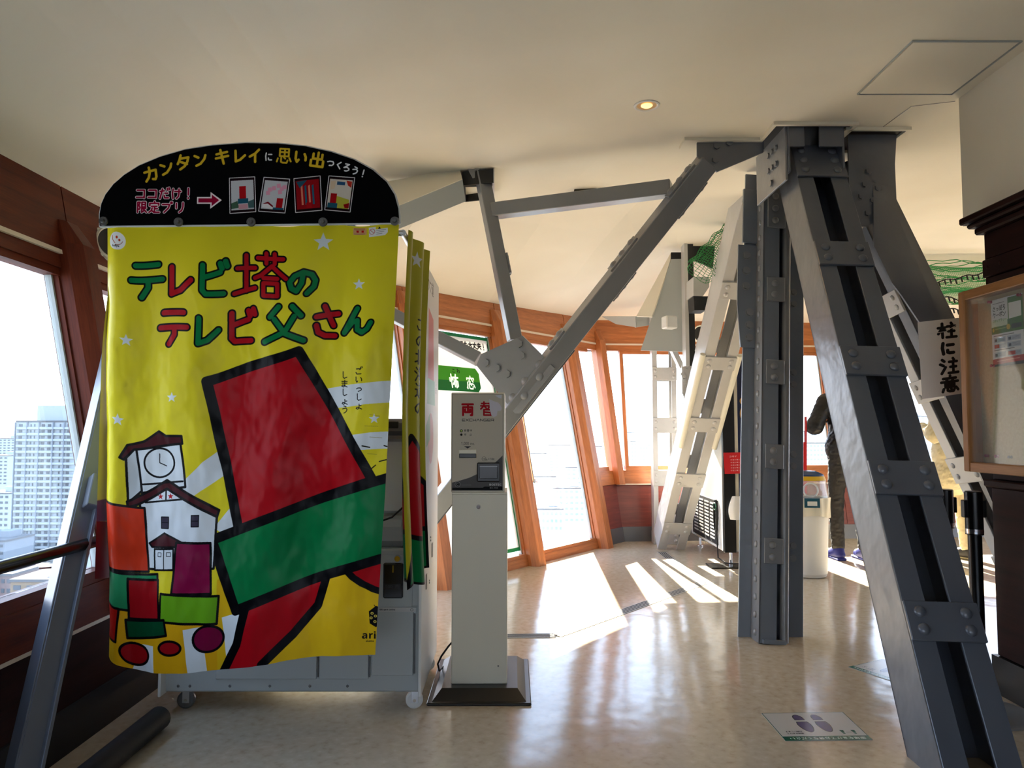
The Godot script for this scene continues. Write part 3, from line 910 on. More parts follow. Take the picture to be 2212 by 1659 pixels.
	edge_rivets(k, "splice_plate", 0.02, 0.10, 3, -1.0, 0.112, M.steel)
	edge_rivets(k, "splice_plate", 0.03, 0.12, 3, 1.0, 0.112, M.steel)
	edge_rivets(k, "splice_plate", 0.44, 0.49, 2, -1.0, 0.112, M.steel)
	g = G.new(); g.bar(k.a.lerp(k.b, 0.46) + k.x * 0.062 - k.n * 0.02, k.a.lerp(k.b, 0.97) + k.x * 0.062 - k.n * 0.02, 0.02, 0.10, k.n, 0.002); obj("lower_flange", g, M.steel_blue, k.t)
	k = brace_bar("steel_brace", "thin steel strut from the ceiling box down to the gusset plate above the coin changer", 1040, 372, 1112, 735, 0.082, 0.07, M.steel, 0.01)
	edge_rivets(k, "splice_plate", 0.50, 0.62, 4, 1.0, 0.082, M.steel)
	plate_with_bolts(k.t, "head_plate", [1008, 360, 1053, 352, 1047, 380, 1021, 385], 4.69, 0.012, M.steel, [[1031, 363]], 0.02)
	k = brace_bar("steel_brace", "level steel beam below the ceiling between the two braces", 1066, 456, 1450, 407, 0.088, 0.10, M.steel, 0.02)
	k = brace_bar("steel_brace", "short steel arm from the gusset plate up behind the photo booth", 1034, 776, 840, 676, 0.08, 0.07, M.steel, 0.01)
	var gp := thing("gusset_plate", "large bolted gusset plate above the coin changer where the braces meet", "gusset plate", P(1110, 800, 4.6))
	plate_with_bolts(gp, "plate", [1039, 765, 1129, 725, 1166, 762, 1198, 796, 1122, 893, 1112, 893, 1029, 789], func(px: float) -> float: return brace_d(px) - 0.015, 0.016, M.steel,
		[[1050, 784], [1074, 795], [1096, 808], [1122, 743], [1127, 768]], 0.025, [[1165, 788], [1165, 813], [1135, 824], [1132, 854], [1108, 859]])
	gp = thing("gusset_plate", "dark gusset plate under the ceiling at the head of the diagonal brace", "gusset plate", P(1560, 330, 4.2))
	plate_with_bolts(gp, "plate", [1506, 299, 1651, 294, 1649, 329, 1582, 357, 1549, 371, 1506, 337], 4.2, 0.016, M.steel_blue, [[1548, 316], [1575, 309], [1545, 346]], 0.020)
	var lip := G.new()
	lip.box(Vector3(1.2, CEIL - 0.008, -4.24), Vector3(0.44, 0.02, 0.14))
	solo("trim", lip, M.plaster, "cream plaster lip along the gusset plate under the ceiling", "trim", "", "structure")
	# boxed beam that runs off behind the booth
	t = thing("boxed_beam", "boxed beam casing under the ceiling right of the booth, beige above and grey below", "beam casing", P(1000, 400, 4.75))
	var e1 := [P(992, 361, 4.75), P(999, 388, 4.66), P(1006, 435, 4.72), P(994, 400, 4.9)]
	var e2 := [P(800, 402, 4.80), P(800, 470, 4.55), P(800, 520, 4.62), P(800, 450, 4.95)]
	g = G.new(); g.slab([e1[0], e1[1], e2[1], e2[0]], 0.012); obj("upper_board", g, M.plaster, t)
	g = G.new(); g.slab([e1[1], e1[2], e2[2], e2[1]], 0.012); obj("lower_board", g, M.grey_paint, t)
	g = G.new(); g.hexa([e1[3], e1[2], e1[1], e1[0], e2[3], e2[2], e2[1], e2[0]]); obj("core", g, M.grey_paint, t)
	# open ceiling box at the head of the strut
	t = thing("ceiling_box", "open dark ceiling box with grey sides at the head of the thin strut", "ceiling box", P(1035, 375, 4.8))
	var q := [P(1000, 360, 4.72), P(1066, 348, 4.66), P(1066, 390, 5.0), P(1005, 404, 5.06)]
	for j in 4:
		g = G.new()
		var a: Vector3 = q[j]; var c: Vector3 = q[(j + 1) % 4]
		a.y = CEIL - 0.02; c.y = CEIL - 0.02
		g.bar(a - Vector3(0, 0.035, 0), c - Vector3(0, 0.035, 0), 0.012, 0.09, Vector3.UP); obj("side", g, M.alu if j == 1 else M.steel_dark, t)
	g = G.new()
	g.slab([Vector3(q[0].x, CEIL - 0.03, q[0].z), Vector3(q[1].x, CEIL - 0.03, q[1].z), Vector3(q[2].x, CEIL - 0.03, q[2].z), Vector3(q[3].x, CEIL - 0.03, q[3].z)], 0.01); obj("bottom", g, M.black, t)

	# --- the knot of boxes and struts above the ladder columns
	t = thing("column_casing", "grey sheet casing hanging like a wedge in front of the rear windows", "casing", P(1440, 700, 6.8))
	g = G.new(); g.slab([P(1450, 560, 6.8), P(1481, 560, 6.8), P(1487, 760, 6.8), P(1384, 757, 6.9)], 0.03); obj("sheet", g, M.grey_paint, t)
	g = G.new(); g.slab([P(1450, 545, 6.8), P(1481, 545, 6.8), P(1481, 560, 6.8), P(1450, 560, 6.8)], 0.03); obj("head_strip", g, M.steel_dark, t)
	g = G.new(); g.slab([P(1449, 546, 6.82), P(1450, 562, 6.82), P(1408, 684, 6.8), P(1376, 684, 6.9)], 0.02); obj("side_board", g, M.plaster, t)
	t = thing("steel_post", "dark hanging steel post with a light edge left of the rolled green net", "steel post", P(1490, 780, 6.4))
	g = G.new(); g.slab([P(1478, 523, 6.62), P(1485, 523, 6.62), P(1490, 790, 6.62), P(1482, 790, 6.62)], 0.13); obj("flange", g, M.steel_pale, t)
	g = G.new(); g.slab([P(1485, 524, 6.64), P(1497, 524, 6.64), P(1503, 790, 6.64), P(1490, 790, 6.64)], 0.012); obj("web", g, M.steel_dark, t)
	g = G.new(); g.slab([P(1496, 527, 6.72), P(1545, 527, 6.72), P(1540, 580, 6.72), P(1496, 560, 6.72)], 0.02); obj("head_plate", g, M.steel_dark, t)
	t = thing("duct_box", "small grey sheet-metal box below the rolled green net", "duct box", P(1518, 610, 6.2))
	g = G.new(); g.slab([P(1498, 598, 6.2), P(1532, 598, 6.2), P(1532, 620, 6.2), P(1519, 639, 6.2), P(1498, 638, 6.2)], 0.25); obj("body", g, M.steel_pale, t)
	g = G.new(); g.slab([P(1498, 640, 6.22), P(1530, 640, 6.22), P(1526, 670, 6.22), P(1500, 670, 6.22)], 0.2); obj("lower_box", g, M.steel_dark, t)
	t = thing("steel_strut", "short pale strut with a dark slot under the grey casing", "steel strut", P(1480, 790, 6.9))
	g = G.new(); g.slab([P(1421, 694, 6.9), P(1432, 690, 6.9), P(1478, 790, 6.9), P(1470, 796, 6.9)], 0.1); obj("bar", g, M.steel_pale, t)
	g = G.new(); g.slab([P(1432, 690, 6.93), P(1470, 700, 6.93), P(1480, 720, 6.93), P(1448, 724, 6.93)], 0.02); obj("tie_plate", g, M.steel_dark, t)
	g = G.new(); g.slab([P(1468, 700, 6.9), P(1480, 696, 6.9), P(1490, 780, 6.9), P(1483, 790, 6.9)], 0.06); obj("bar", g, M.steel_dark, t)
	t = thing("gusset_plate", "pale bolted gusset plate beside the leaning ladder column", "gusset plate", P(1485, 820, 6.7))
	plate_with_bolts(t, "plate", [1473, 790, 1496, 772, 1500, 800, 1486, 868, 1474, 850], 6.75, 0.012, M.steel_pale, [[1485, 776], [1485, 793], [1478, 813], [1474, 808], [1479, 822], [1484, 834], [1480, 857]], 0.018)
	g = G.new(); g.box(P(1446, 697, 6.5), Vector3(0.11, 0.11, 0.10), Basis(Vector3.UP, 0.3), 0.01)
	solo("speaker", g, M.white, "small white box fixed under the grey casing", "box", "", "", P(1446, 697, 6.5))

# ---------------------------------------------------------------- photo booth with its printed vinyl curtains
const YEL := Color(0.83, 0.775, 0.14)
const RED := Color(0.62, 0.04, 0.085)
const GRN := Color(0.02, 0.42, 0.22)
const PALE := Color(0.80, 0.83, 0.84)
const INK := Color(0.02, 0.022, 0.035)
const MAROON := Color(0.25, 0.06, 0.09)

func curtain_art() -> ImageTexture:
	var k := Ink.new(1024, 1500, YEL)
	k.at = func(p: Vector2) -> Vector2:       # from where the print shows in the photograph to the flat vinyl
		var t := (p.y - 485.0) / 955.0
		var l := 217.0 + 18.0 * t
		var r := 862.0 - 47.0 * t
		return Vector2((p.x - l) / (r - l) * 1024.0, t * 1500.0)
	var gold := Color(0.80, 0.60, 0.07)
	k.poly([200, 1300, 900, 1300, 900, 1460, 200, 1460], gold)
	k.poly([480, 1250, 900, 1200, 900, 1460, 480, 1460], gold.lerp(YEL, 0.3))
	# pale rays
	k.poly([670, 862, 760, 846, 900, 838, 900, 888, 790, 892, 700, 902], PALE)
	k.poly([730, 962, 800, 955, 900, 952, 900, 990, 750, 994], PALE)
	k.poly([400, 1045, 445, 1000, 490, 968, 490, 1030, 440, 1062, 410, 1085], PALE)
	k.poly([470, 1140, 520, 1080, 540, 1120, 520, 1180], PALE)
	k.poly([295, 1445, 318, 1385, 345, 1385, 348, 1445], PALE)
	k.poly([410, 1350, 450, 1345, 458, 1440, 420, 1440], PALE)
	k.poly([490, 1330, 540, 1320, 520, 1380, 500, 1420], PALE)
	# stars
	for s in [[698, 527, 22], [775, 619, 14], [279, 738, 14], [380, 862, 12], [262, 914, 14], [810, 925, 12]]: k.star(s[0], s[1], s[2], PALE)
	# the big plain colour fields: red panel, green band, red wedge
	k.shape([452, 826, 646, 768, 806, 1062, 522, 1152], RED, 34, INK)
	k.shape([466, 1166, 900, 1038, 900, 1212, 520, 1318], GRN, 34, INK)
	k.poly([540, 1318, 708, 1272, 690, 1330, 640, 1385, 590, 1430, 560, 1450, 490, 1450, 520, 1390], RED)
	k.line([540, 1318, 522, 1390, 490, 1450], 32, INK)
	k.line([708, 1270, 690, 1330, 640, 1385, 575, 1440], 32, INK)
	k.oval(900, 1218, 168, 104, INK); k.oval(900, 1218, 152, 90, RED)
	k.shape([466, 1166, 900, 1038, 900, 1212, 520, 1318], GRN, 34, INK)
	# plain house with a clock turret
	k.shape([308, 1085, 372, 1052, 476, 1110, 472, 1226, 320, 1226], PALE, 8, INK)
	k.shape([300, 965, 398, 945, 410, 1052, 312, 1066], PALE, 8, INK)
	k.shape([280, 990, 300, 966, 312, 1062, 284, 1090], PALE.darkened(0.1), 8, INK)
	k.shape([268, 995, 282, 966, 318, 955, 350, 934, 366, 944, 402, 944, 404, 960, 350, 966, 296, 974, 276, 998], MAROON, 8, INK)
	k.shape([282, 1088, 368, 1038, 480, 1104, 476, 1118, 368, 1056, 304, 1092, 284, 1100], MAROON, 8, INK)
	k.oval(351, 1001, 35, 33, INK); k.oval(351, 1001, 31, 29, PALE)
	k.line([351, 1001, 351, 982], 3, INK); k.line([351, 1001, 366, 1008], 3, INK)
	k.line([312, 1048, 404, 1040], 6, INK); k.line([366, 1058, 366, 1080], 6, INK); k.line([320, 1086, 404, 1078], 6, INK)
	k.star(353, 1073, 7, RED); k.star(377, 1072, 7, RED)
	k.shape([356, 1116, 373, 1116, 373, 1140, 356, 1140], Color(0.2, 0.18, 0.24), 3, INK); k.line([356, 1128, 373, 1128], 2, INK)
	k.shape([424, 1112, 440, 1112, 440, 1136, 424, 1136], Color(0.2, 0.18, 0.24), 3, INK); k.line([424, 1124, 440, 1124], 2, INK)
	k.shape([330, 1172, 364, 1150, 402, 1168, 396, 1178, 336, 1180], MAROON, 6, INK)
	k.shape([342, 1184, 386, 1182, 386, 1226, 344, 1228], PALE, 6, INK); k.line([365, 1184, 365, 1226], 3, INK)
	k.shape([351, 1191, 359, 1191, 359, 1199, 351, 1199], PALE, 2, INK); k.shape([371, 1190, 380, 1190, 380, 1198, 371, 1198], PALE, 2, INK)
	# smaller plain blocks and discs
	k.shape([200, 1098, 318, 1098, 330, 1232, 200, 1246], Color(0.74, 0.20, 0.10), 8, INK)
	k.shape([200, 1250, 350, 1236, 356, 1318, 200, 1322], GRN.lightened(0.12), 8, INK)
	k.shape([200, 1322, 268, 1320, 262, 1392, 200, 1400], Color(0.62, 0.10, 0.07), 8, INK)
	k.shape([392, 1169, 464, 1172, 468, 1278, 384, 1276], Color(0.46, 0.04, 0.22), 8, INK)
	k.shape([360, 1276, 484, 1284, 480, 1342, 358, 1334], Color(0.38, 0.60, 0.10), 8, INK)
	k.oval(462, 1372, 34, 30, INK); k.oval(462, 1372, 29, 25, Color(0.42, 0.04, 0.20))
	k.shape([286, 1252, 352, 1248, 356, 1330, 288, 1336], Color(0.55, 0.05, 0.08), 8, INK)
	k.shape([282, 1340, 368, 1330, 374, 1362, 286, 1378], Color(0.02, 0.25, 0.14), 8, INK)
	k.oval(302, 1408, 34, 25, INK); k.oval(302, 1408, 29, 20, Color(0.55, 0.05, 0.08))
	k.oval(382, 1388, 26, 17, INK); k.oval(382, 1388, 21, 12, Color(0.55, 0.05, 0.08))
	# lettering
	var row := [["テ", 321, 608, 78, 74, 1], ["レ", 392, 610, 60, 70, 0], ["ビ", 462, 603, 66, 72, 1], ["塔", 562, 598, 112, 100, 0], ["の", 655, 612, 66, 62, 1],
		["テ", 380, 714, 72, 72, 0], ["レ", 452, 718, 56, 66, 1], ["ビ", 522, 711, 62, 70, 0], ["父", 617, 708, 88, 84, 1], ["さ", 708, 706, 66, 70, 0], ["ん", 772, 702, 66, 62, 1]]
	for pass_ in 2:
		for r in row:
			var c: Color = INK if pass_ == 0 else (GRN if r[5] == 1 else RED)
			k.glyph(r[0], r[1], r[2], r[3], r[4], (29.0 if r[0] != "塔" else 26.0) if pass_ == 0 else (18.0 if r[0] != "塔" else 15.0), c)
	k.write("ごいっしょ", 778, 817, 17, 3.0, INK, 1.14, true)
	k.write("しましょう", 746, 825, 17, 3.0, INK, 1.14, true)
	# maker's round mark and the small notices
	k.oval(254, 519, 20, 20, Color(0.88, 0.88, 0.87))
	k.arc(255, 515, 13, 13, 0.35, 1.9, 1.6, Color(0.5, 0.2, 0.1)); k.line([243, 508, 244, 517, 250, 524], 2.4, Color(0.7, 0.3, 0.12))
	k.oval(254, 511, 2.4, 3.2, Color(0.7, 0.2, 0.08)); k.oval(260, 517, 2.4, 2.6, Color(0.7, 0.2, 0.08))
	k.latin("FuRyu", 243, 534, 6, INK, true, 0.95)
	k.poly([763, 489, 792, 489, 792, 505, 763, 505], Color(0.80, 0.60, 0.42))
	for y in [490.5, 493, 502.5]: k.line([765, y, 788, y], 1.0, Color(0.35, 0.12, 0.1))
	k.poly([770, 495, 775, 495, 775, 499.5, 770, 499.5], Color(0.7, 0.1, 0.08)); k.poly([781, 495, 786, 495, 786, 499.5, 781, 499.5], Color(0.7, 0.1, 0.08))
	k.poly([797, 489, 838, 489, 838, 505, 832, 511, 797, 511], Color(0.86, 0.86, 0.85))
	k.poly([812, 489, 838, 489, 838, 495, 812, 495], Color(0.84, 0.76, 0.12)); k.poly([820, 489.5, 823, 494.5, 817, 494.5], INK)
	k.arc(804, 499, 6, 6, 0, TAU, 1.2, Color(0.7, 0.1, 0.1)); k.line([800, 495, 808, 503], 1.2, Color(0.7, 0.1, 0.1))
	for y in [498, 502, 506]: k.line([813, y, 834 - (y - 498), y], 1.0, Color(0.3, 0.3, 0.3))
	# shield mark at the lower right edge, cut by the hem
	k.poly([801, 1346, 816, 1334, 832, 1340, 832, 1370, 816, 1380, 803, 1372], INK)
	for q in [[808, 1350], [806, 1360], [814, 1368], [815, 1356]]: k.oval(q[0], q[1], 3.4, 3, Color(0.8, 0.7, 0.3)); k.oval(q[0], q[1], 1.4, 1.2, INK)
	k.line([812, 1332, 816, 1338], 2, INK)
	k.latin("arin", 787, 1405, 16, INK, true, 1.15)
	k.latin("akama", 795, 1412, 4, INK, true)
	# creases and rubbed marks near the right edge
	for q in [[830, 985, 845, 990], [785, 1030, 800, 1036], [800, 1038, 812, 1028], [820, 1020, 835, 1016], [784, 984, 800, 988]]: k.line(q, 4, Color(0.10, 0.09, 0.05))
	for q in [[800, 915, 822, 920], [790, 940, 818, 942], [800, 965, 826, 968], [795, 1002, 815, 1004]]: k.line(q, 1.2, Color(0.5, 0.46, 0.2))
	return k.texture()

func header_art() -> ImageTexture:
	var k := Ink.new(1296, 360, Color(0.018, 0.017, 0.022))
	k.at = func(p: Vector2) -> Vector2: return (p - Vector2(215, 309)) * 2.0
	var y := Color(0.85, 0.70, 0.16)
	for r in [["カ", 324, 377, 30, 0], ["ン", 358, 364, 28, 0], ["タ", 395, 351, 32, 0], ["ン", 431, 345, 28, 0], ["キ", 478, 340, 32, 0], ["レ", 516, 338, 28, 0], ["イ", 549, 337, 30, 0], ["に", 579, 339, 18, 1], ["思", 613, 338, 32, 0], ["い", 649, 341, 30, 0], ["出", 685, 346, 32, 0],
		["つ", 714, 353, 17, 1], ["く", 732, 358, 16, 1], ["ろ", 749, 363, 17, 1], ["う", 767, 370, 17, 1], ["!", 784, 376, 16, 1]]:
		k.glyph(r[0], r[1], r[2], r[3], r[3], (11.0 if r[0] != "思" else 8.0) if r[4] == 0 else 6.0, y if r[4] == 0 else Color(0.9, 0.9, 0.9), (r[1] - 560.0) * 0.0011)
	var pk := Color(0.55, 0.02, 0.17)
	for pass_ in 2:
		var c := Color(0.92, 0.86, 0.86) if pass_ == 0 else pk
		for q in [["ココだけ!", 304, 420], ["限定プリ", 306, 450]]:
			for i in (q[0] as String).length(): k.glyph(q[0][i], q[1] + i * (25.5 if q[2] == 420 else 27.5), q[2], 23, 23, 12.5 if pass_ == 0 else 7.0, c)
	k.poly([425, 427, 454, 427, 454, 416, 479, 434, 454, 453, 454, 442, 425, 442], Color(0.92, 0.86, 0.86))
	k.poly([428, 430, 457, 430, 457, 422, 473, 434, 457, 447, 457, 439, 428, 439], pk)
	# four small picture cards with plain generic scenes
	var cards := [[494, 386, 549, 383, 553, 459, 497, 463], [569, 384, 625, 388, 616, 462, 559, 458], [634, 387, 691, 381, 696, 456, 639, 461], [710, 381, 766, 385, 757, 460, 702, 455]]
	for i in 4:
		var q: Array = cards[i]
		k.shape(q, Color(0.10, 0.03, 0.05), 3.4, Color(0.85, 0.83, 0.83))
		var o := func(u: float, v: float) -> Vector2:
			return Vector2(lerpf(lerpf(q[0], q[2], u), lerpf(q[6], q[4], u), v), lerpf(lerpf(q[1], q[3], u), lerpf(q[7], q[5], u), v))
		var pp := func(a: Array, c: Color) -> void:
			var xy := []
			for e in range(0, a.size(), 2):
				var w: Vector2 = o.call(a[e], a[e + 1])
				xy.append_array([w.x, w.y])
			k.poly(xy, c)
		var sky := Color(0.74, 0.74, 0.75)
		pp.call([0.06, 0.08, 0.94, 0.08, 0.94, 0.92, 0.06, 0.92], [sky, sky, Color(0.55, 0.05, 0.08), Color(0.80, 0.76, 0.70)][i])
		match i:
			0:
				pp.call([0.38, 0.25, 0.64, 0.25, 0.64, 0.62, 0.38, 0.62], Color(0.65, 0.06, 0.09)); pp.call([0.32, 0.60, 0.72, 0.60, 0.72, 0.74, 0.32, 0.74], Color(0.12, 0.32, 0.40))
				pp.call([0.06, 0.72, 0.3, 0.66, 0.36, 0.86, 0.06, 0.88], Color(0.25, 0.36, 0.28)); pp.call([0.70, 0.7, 0.94, 0.64, 0.94, 0.88, 0.72, 0.88], Color(0.25, 0.36, 0.36)); pp.call([0.34, 0.76, 0.7, 0.76, 0.7, 0.9, 0.34, 0.9], Color(0.75, 0.55, 0.58))
			1:
				for e in [[0.3, 0.35], [0.45, 0.3], [0.62, 0.22], [0.75, 0.30], [0.85, 0.25], [0.25, 0.45], [0.7, 0.4]]: pp.call([e[0] - 0.09, e[1] - 0.05, e[0] + 0.06, e[1] - 0.07, e[0] + 0.09, e[1] + 0.05, e[0] - 0.06, e[1] + 0.07], Color(0.85, 0.58, 0.66))
				pp.call([0.62, 0.58, 0.86, 0.58, 0.86, 0.86, 0.62, 0.86], Color(0.62, 0.05, 0.08)); pp.call([0.1, 0.88, 0.1, 0.78, 0.3, 0.72, 0.5, 0.82, 0.5, 0.9], Color(0.85, 0.83, 0.83)); pp.call([0.1, 0.78, 0.3, 0.70, 0.52, 0.82, 0.5, 0.86, 0.3, 0.76], Color(0.45, 0.06, 0.1)); pp.call([0.52, 0.86, 0.92, 0.86, 0.92, 0.92, 0.52, 0.92], Color(0.12, 0.30, 0.38))
			2:
				for e in 4: pp.call([0.24 + e * 0.14, 0.25, 0.31 + e * 0.14, 0.22, 0.32 + e * 0.14, 0.8, 0.25 + e * 0.14, 0.8], [Color(0.85, 0.48, 0.38), Color(0.14, 0.34, 0.42)][e % 2])
				pp.call([0.08, 0.1, 0.5, 0.08, 0.2, 0.3], Color(0.14, 0.30, 0.38)); pp.call([0.42, 0.74, 0.62, 0.74, 0.62, 0.9, 0.42, 0.9], Color(0.62, 0.05, 0.08))
			3:
				pp.call([0.3, 0.55, 0.9, 0.65, 0.9, 0.92, 0.1, 0.92], Color(0.68, 0.66, 0.22)); pp.call([0.16, 0.50, 0.40, 0.50, 0.40, 0.8, 0.16, 0.8], Color(0.62, 0.05, 0.08)); pp.call([0.08, 0.78, 0.46, 0.78, 0.46, 0.92, 0.08, 0.92], Color(0.12, 0.30, 0.38))
				pp.call([0.7, 0.1, 0.92, 0.12, 0.92, 0.3, 0.78, 0.24], Color(0.70, 0.18, 0.12)); pp.call([0.35, 0.14, 0.66, 0.15, 0.66, 0.24, 0.35, 0.24], Color(0.15, 0.3, 0.45)); pp.call([0.7, 0.8, 0.92, 0.74, 0.92, 0.9, 0.76, 0.9], Color(0.55, 0.05, 0.07)); pp.call([0.1, 0.15, 0.3, 0.12, 0.28, 0.35, 0.12, 0.4], Color(0.82, 0.72, 0.6))
	return k.texture()

func side_art() -> ImageTexture:
	var k := Ink.new(256, 1024, Color(0.66, 0.64, 0.14))
	k.star(120, 60, 26, PALE)
	k.star(60, 150, 18, PALE)
	k.write("この北海道の", 150, 250, 44, 4.5, INK, 1.15, true)
	k.write("しまう", 70, 330, 40, 4.0, INK, 1.2, true)
	for q in [[160, 560], [180, 650]]: k.line([q[0], q[1] - 26, q[0] + 8, q[1], q[0], q[1] + 26, q[0] - 8, q[1], q[0], q[1] - 26], 3, INK)
	k.shape([120, 590, 256, 760, 256, 900, 40, 880, 96, 640], RED, 14, INK)
	k.shape([40, 880, 256, 900, 256, 1024, 0, 1024], GRN, 14, INK)
	return k.texture()

func build_booth() -> void:
	var at := Vector3(-0.93, 0, -3.55)
	var t := thing("photo_booth", "white photo booth machine on casters with a black arched header, behind a printed yellow curtain", "photo booth", at)
	var x0 := -1.478; var x1 := -0.388
	var g := G.new(); g.box(Vector3((x0 + x1) / 2, 0.38, -3.56), Vector3(x1 - x0, 0.60, 0.60), Basis(), 0.006); obj("base_cabinet", g, M.grey_paint, t)
	# doors and panels of the base
	for q in [[-1.26, -0.83, 0.135, 0.24], [-0.82, -0.61, 0.135, 0.24], [-0.598, -0.42, 0.15, 0.42], [-0.605, -0.425, 0.435, 0.655], [-1.26, -0.83, 0.25, 0.66], [-0.82, -0.61, 0.25, 0.66]]:
		g = G.new(); g.box(Vector3((q[0] + q[1]) / 2, (q[2] + q[3]) / 2, -3.256), Vector3(q[1] - q[0], q[3] - q[2], 0.008), Basis(), 0.003)
		var door := obj("door_panel", g, M.grey_paint, t)
		if q[3] < 0.43:
			g = G.new(); g.tube([Vector3(q[1] + 0.004, q[2] + 0.01, -3.254), Vector3(q[1] + 0.004, q[3] - 0.01, -3.254)], 0.004, 8); obj("hinge", g, M.base_metal, door)
	g = G.new(); g.box(Vector3(-0.508, 0.55, -3.25), Vector3(0.085, 0.15, 0.012), Basis(), 0.006); var coin := obj("coin_panel", g, M.black_gloss, t, "black coin slot panel")
	g = G.new(); g.box(Vector3(-0.508, 0.60, -3.2435), Vector3(0.004, 0.03, 0.002)); obj("coin_slot", g, M.chrome, coin)
	var ck := Ink.new(128, 48, Color(0.03, 0.03, 0.033)); ck.latin("500円".left(3), 10, 38, 26, Color(0.25, 0.25, 0.26), false); ck.glyph("円", 100, 24, 26, 26, 3, Color(0.25, 0.25, 0.26))
	g = G.new(); g.quad01(Vector3(-0.545, 0.515, -3.2437), Vector3(-0.475, 0.515, -3.2437), Vector3(-0.475, 0.538, -3.2437), Vector3(-0.545, 0.538, -3.2437)); obj("print", g, printed(ck.texture(), 0.3), coin)
	g = G.new(); g.lathe([[0.0, 0.012], [0.012, 0.012], [0.016, 0.0]], facing(Vector3(-0.49, 0.643, -3.252), Vector3.BACK), 16); obj("lock", g, M.chrome, t)
	var lk := Ink.new(512, 48, Color(0.72, 0.72, 0.70)); lk.latin("Insert 100-yen coins", 40, 36, 26, INK, true, 1.05); lk.arc(470, 24, 14, 14, 0, TAU, 3, INK)
	g = G.new(); g.box(Vector3(-0.515, 0.427, -3.2505), Vector3(0.215, 0.02, 0.003)); obj("label_strip", g, M.grey_paint, t)
	g = G.new(); g.quad01(Vector3(-0.62, 0.418, -3.2485), Vector3(-0.41, 0.418, -3.2485), Vector3(-0.41, 0.436, -3.2485), Vector3(-0.62, 0.436, -3.2485)); obj("label_print", g, printed(lk.texture()), t)
	for x in [-1.42, -1.37, -1.2, -1.03, -0.86, -0.70]:
		put("screw", rivet_mesh, M.base_metal, t, facing(Vector3(x, 0.105, -3.26), Vector3.BACK, 0.006))
	# upper body: set back, with hood and screen bezel
	g = G.new(); g.box(Vector3((x0 + x1) / 2, 0.96, -3.68), Vector3(x1 - x0, 0.56, 0.36), Basis(), 0.01); obj("upper_cabinet", g, M.ivory, t)
	g = G.new(); g.box(Vector3(-0.95, 1.205, -3.43), Vector3(0.99, 0.075, 0.17), Basis(), 0.02); var hood := obj("hood", g, M.base_metal, t, "grey hood above the screen")
	g = G.new(); g.box(Vector3(-0.53, 1.215, -3.342), Vector3(0.05, 0.03, 0.006), Basis(), 0.004); obj("vent", g, M.black, hood)
	g = G.new(); g.box(Vector3(-0.95, 0.98, -3.485), Vector3(0.97, 0.34, 0.03), Basis(), 0.012); obj("screen_panel", g, M.white, t)
	g = G.new(); g.box(Vector3(-0.95, 0.74, -3.40), Vector3(0.99, 0.12, 0.20), Basis(), 0.03); obj("desk", g, M.grey_paint, t)
	g = G.new(); g.tube([Vector3(-0.56, 0.80, -3.29), Vector3(-0.52, 0.815, -3.28), Vector3(-0.47, 0.86, -3.28), Vector3(-0.44, 0.92, -3.30)], 0.004, 8); obj("cable", g, M.rubber, t)
	# side panels with faint print, posts and rails of the frame
	var sk := Ink.new(512, 1200, Color(0.86, 0.86, 0.86))
	sk.poly([130, 150, 300, 180, 330, 480, 120, 480], Color(0.82, 0.45, 0.45)); sk.poly([100, 480, 360, 480, 380, 600, 90, 600], Color(0.55, 0.75, 0.64)); sk.oval(230, 760, 90, 120, Color(0.84, 0.55, 0.55)); sk.poly([60, 700, 190, 640, 210, 760, 80, 800], Color(0.6, 0.78, 0.7))
	sk.write("のフ道", 120, 40, 60, 7, INK, 1.2, false)
	sk.write("しま", 420, 480, 34, 3, Color(0.4, 0.4, 0.45), 1.2, true)
	var spr := printed(sk.texture(), 0.4)
	for s in 2:
		var x: float = [x0 + 0.006, x1 - 0.006][s]
		g = G.new(); g.box(Vector3(x + (-0.0065 if s == 0 else 0.0065), 1.005, -3.54), Vector3(0.012, 1.86, 0.66), Basis(), 0.003)
		var pan := obj("side_panel", g, M.white, t)
		if s == 1:
			var xo := x + 0.0135
			g = G.new(); g.quad01(Vector3(xo, 0.72, -3.25), Vector3(xo, 0.72, -3.86), Vector3(xo, 1.9, -3.86), Vector3(xo, 1.9, -3.25)); obj("print", g, spr, pan)
			for q in [[0.62, -3.62], [0.52, -3.38]]:
				g = G.new(); g.box(Vector3(xo, q[0], q[1]), Vector3(0.004, 0.065, 0.03)); obj("slot", g, M.black, pan)
			for q in [[0.69, -3.55], [0.675, -3.55], [0.50, -3.5], [0.49, -3.5]]: put("screw", rivet_mesh, M.base_metal, pan, facing(Vector3(xo - 0.001, q[0], q[1]), Vector3.RIGHT, 0.005))
	for x in [x0 + 0.01, x1 - 0.02]:
		g = G.new(); g.tube([Vector3(x, 1.93, -3.3), Vector3(x, 1.93, -2.765)], 0.012, 10); obj("rail", g, M.alu, t)
	g = G.new(); g.tube([Vector3(x0 + 0.01, 1.93, -2.775), Vector3(x1 - 0.02, 1.93, -2.775)], 0.012, 10); obj("rail", g, M.alu, t)
	# casters
	for q in [[-1.40, -3.30], [-0.42, -3.30], [-1.40, -3.80], [-0.42, -3.80]]:
		var c := Vector3(q[0], 0.037, q[1])
		g = G.new(); g.lathe([[0.0, -0.012], [0.030, -0.012], [0.037, -0.008], [0.037, 0.008], [0.030, 0.012], [0.0, 0.012]], facing(c, Vector3(0.15, 0, 1)), 24); var wheel := obj("caster", g, M.white if q[0] > -1 else M.base_metal, t)
		g = G.new()
		for s in [-1, 1]: g.box(c + Vector3(0.004, 0.014, s * 0.017), Vector3(0.03, 0.05, 0.003), Basis(), 0.001)
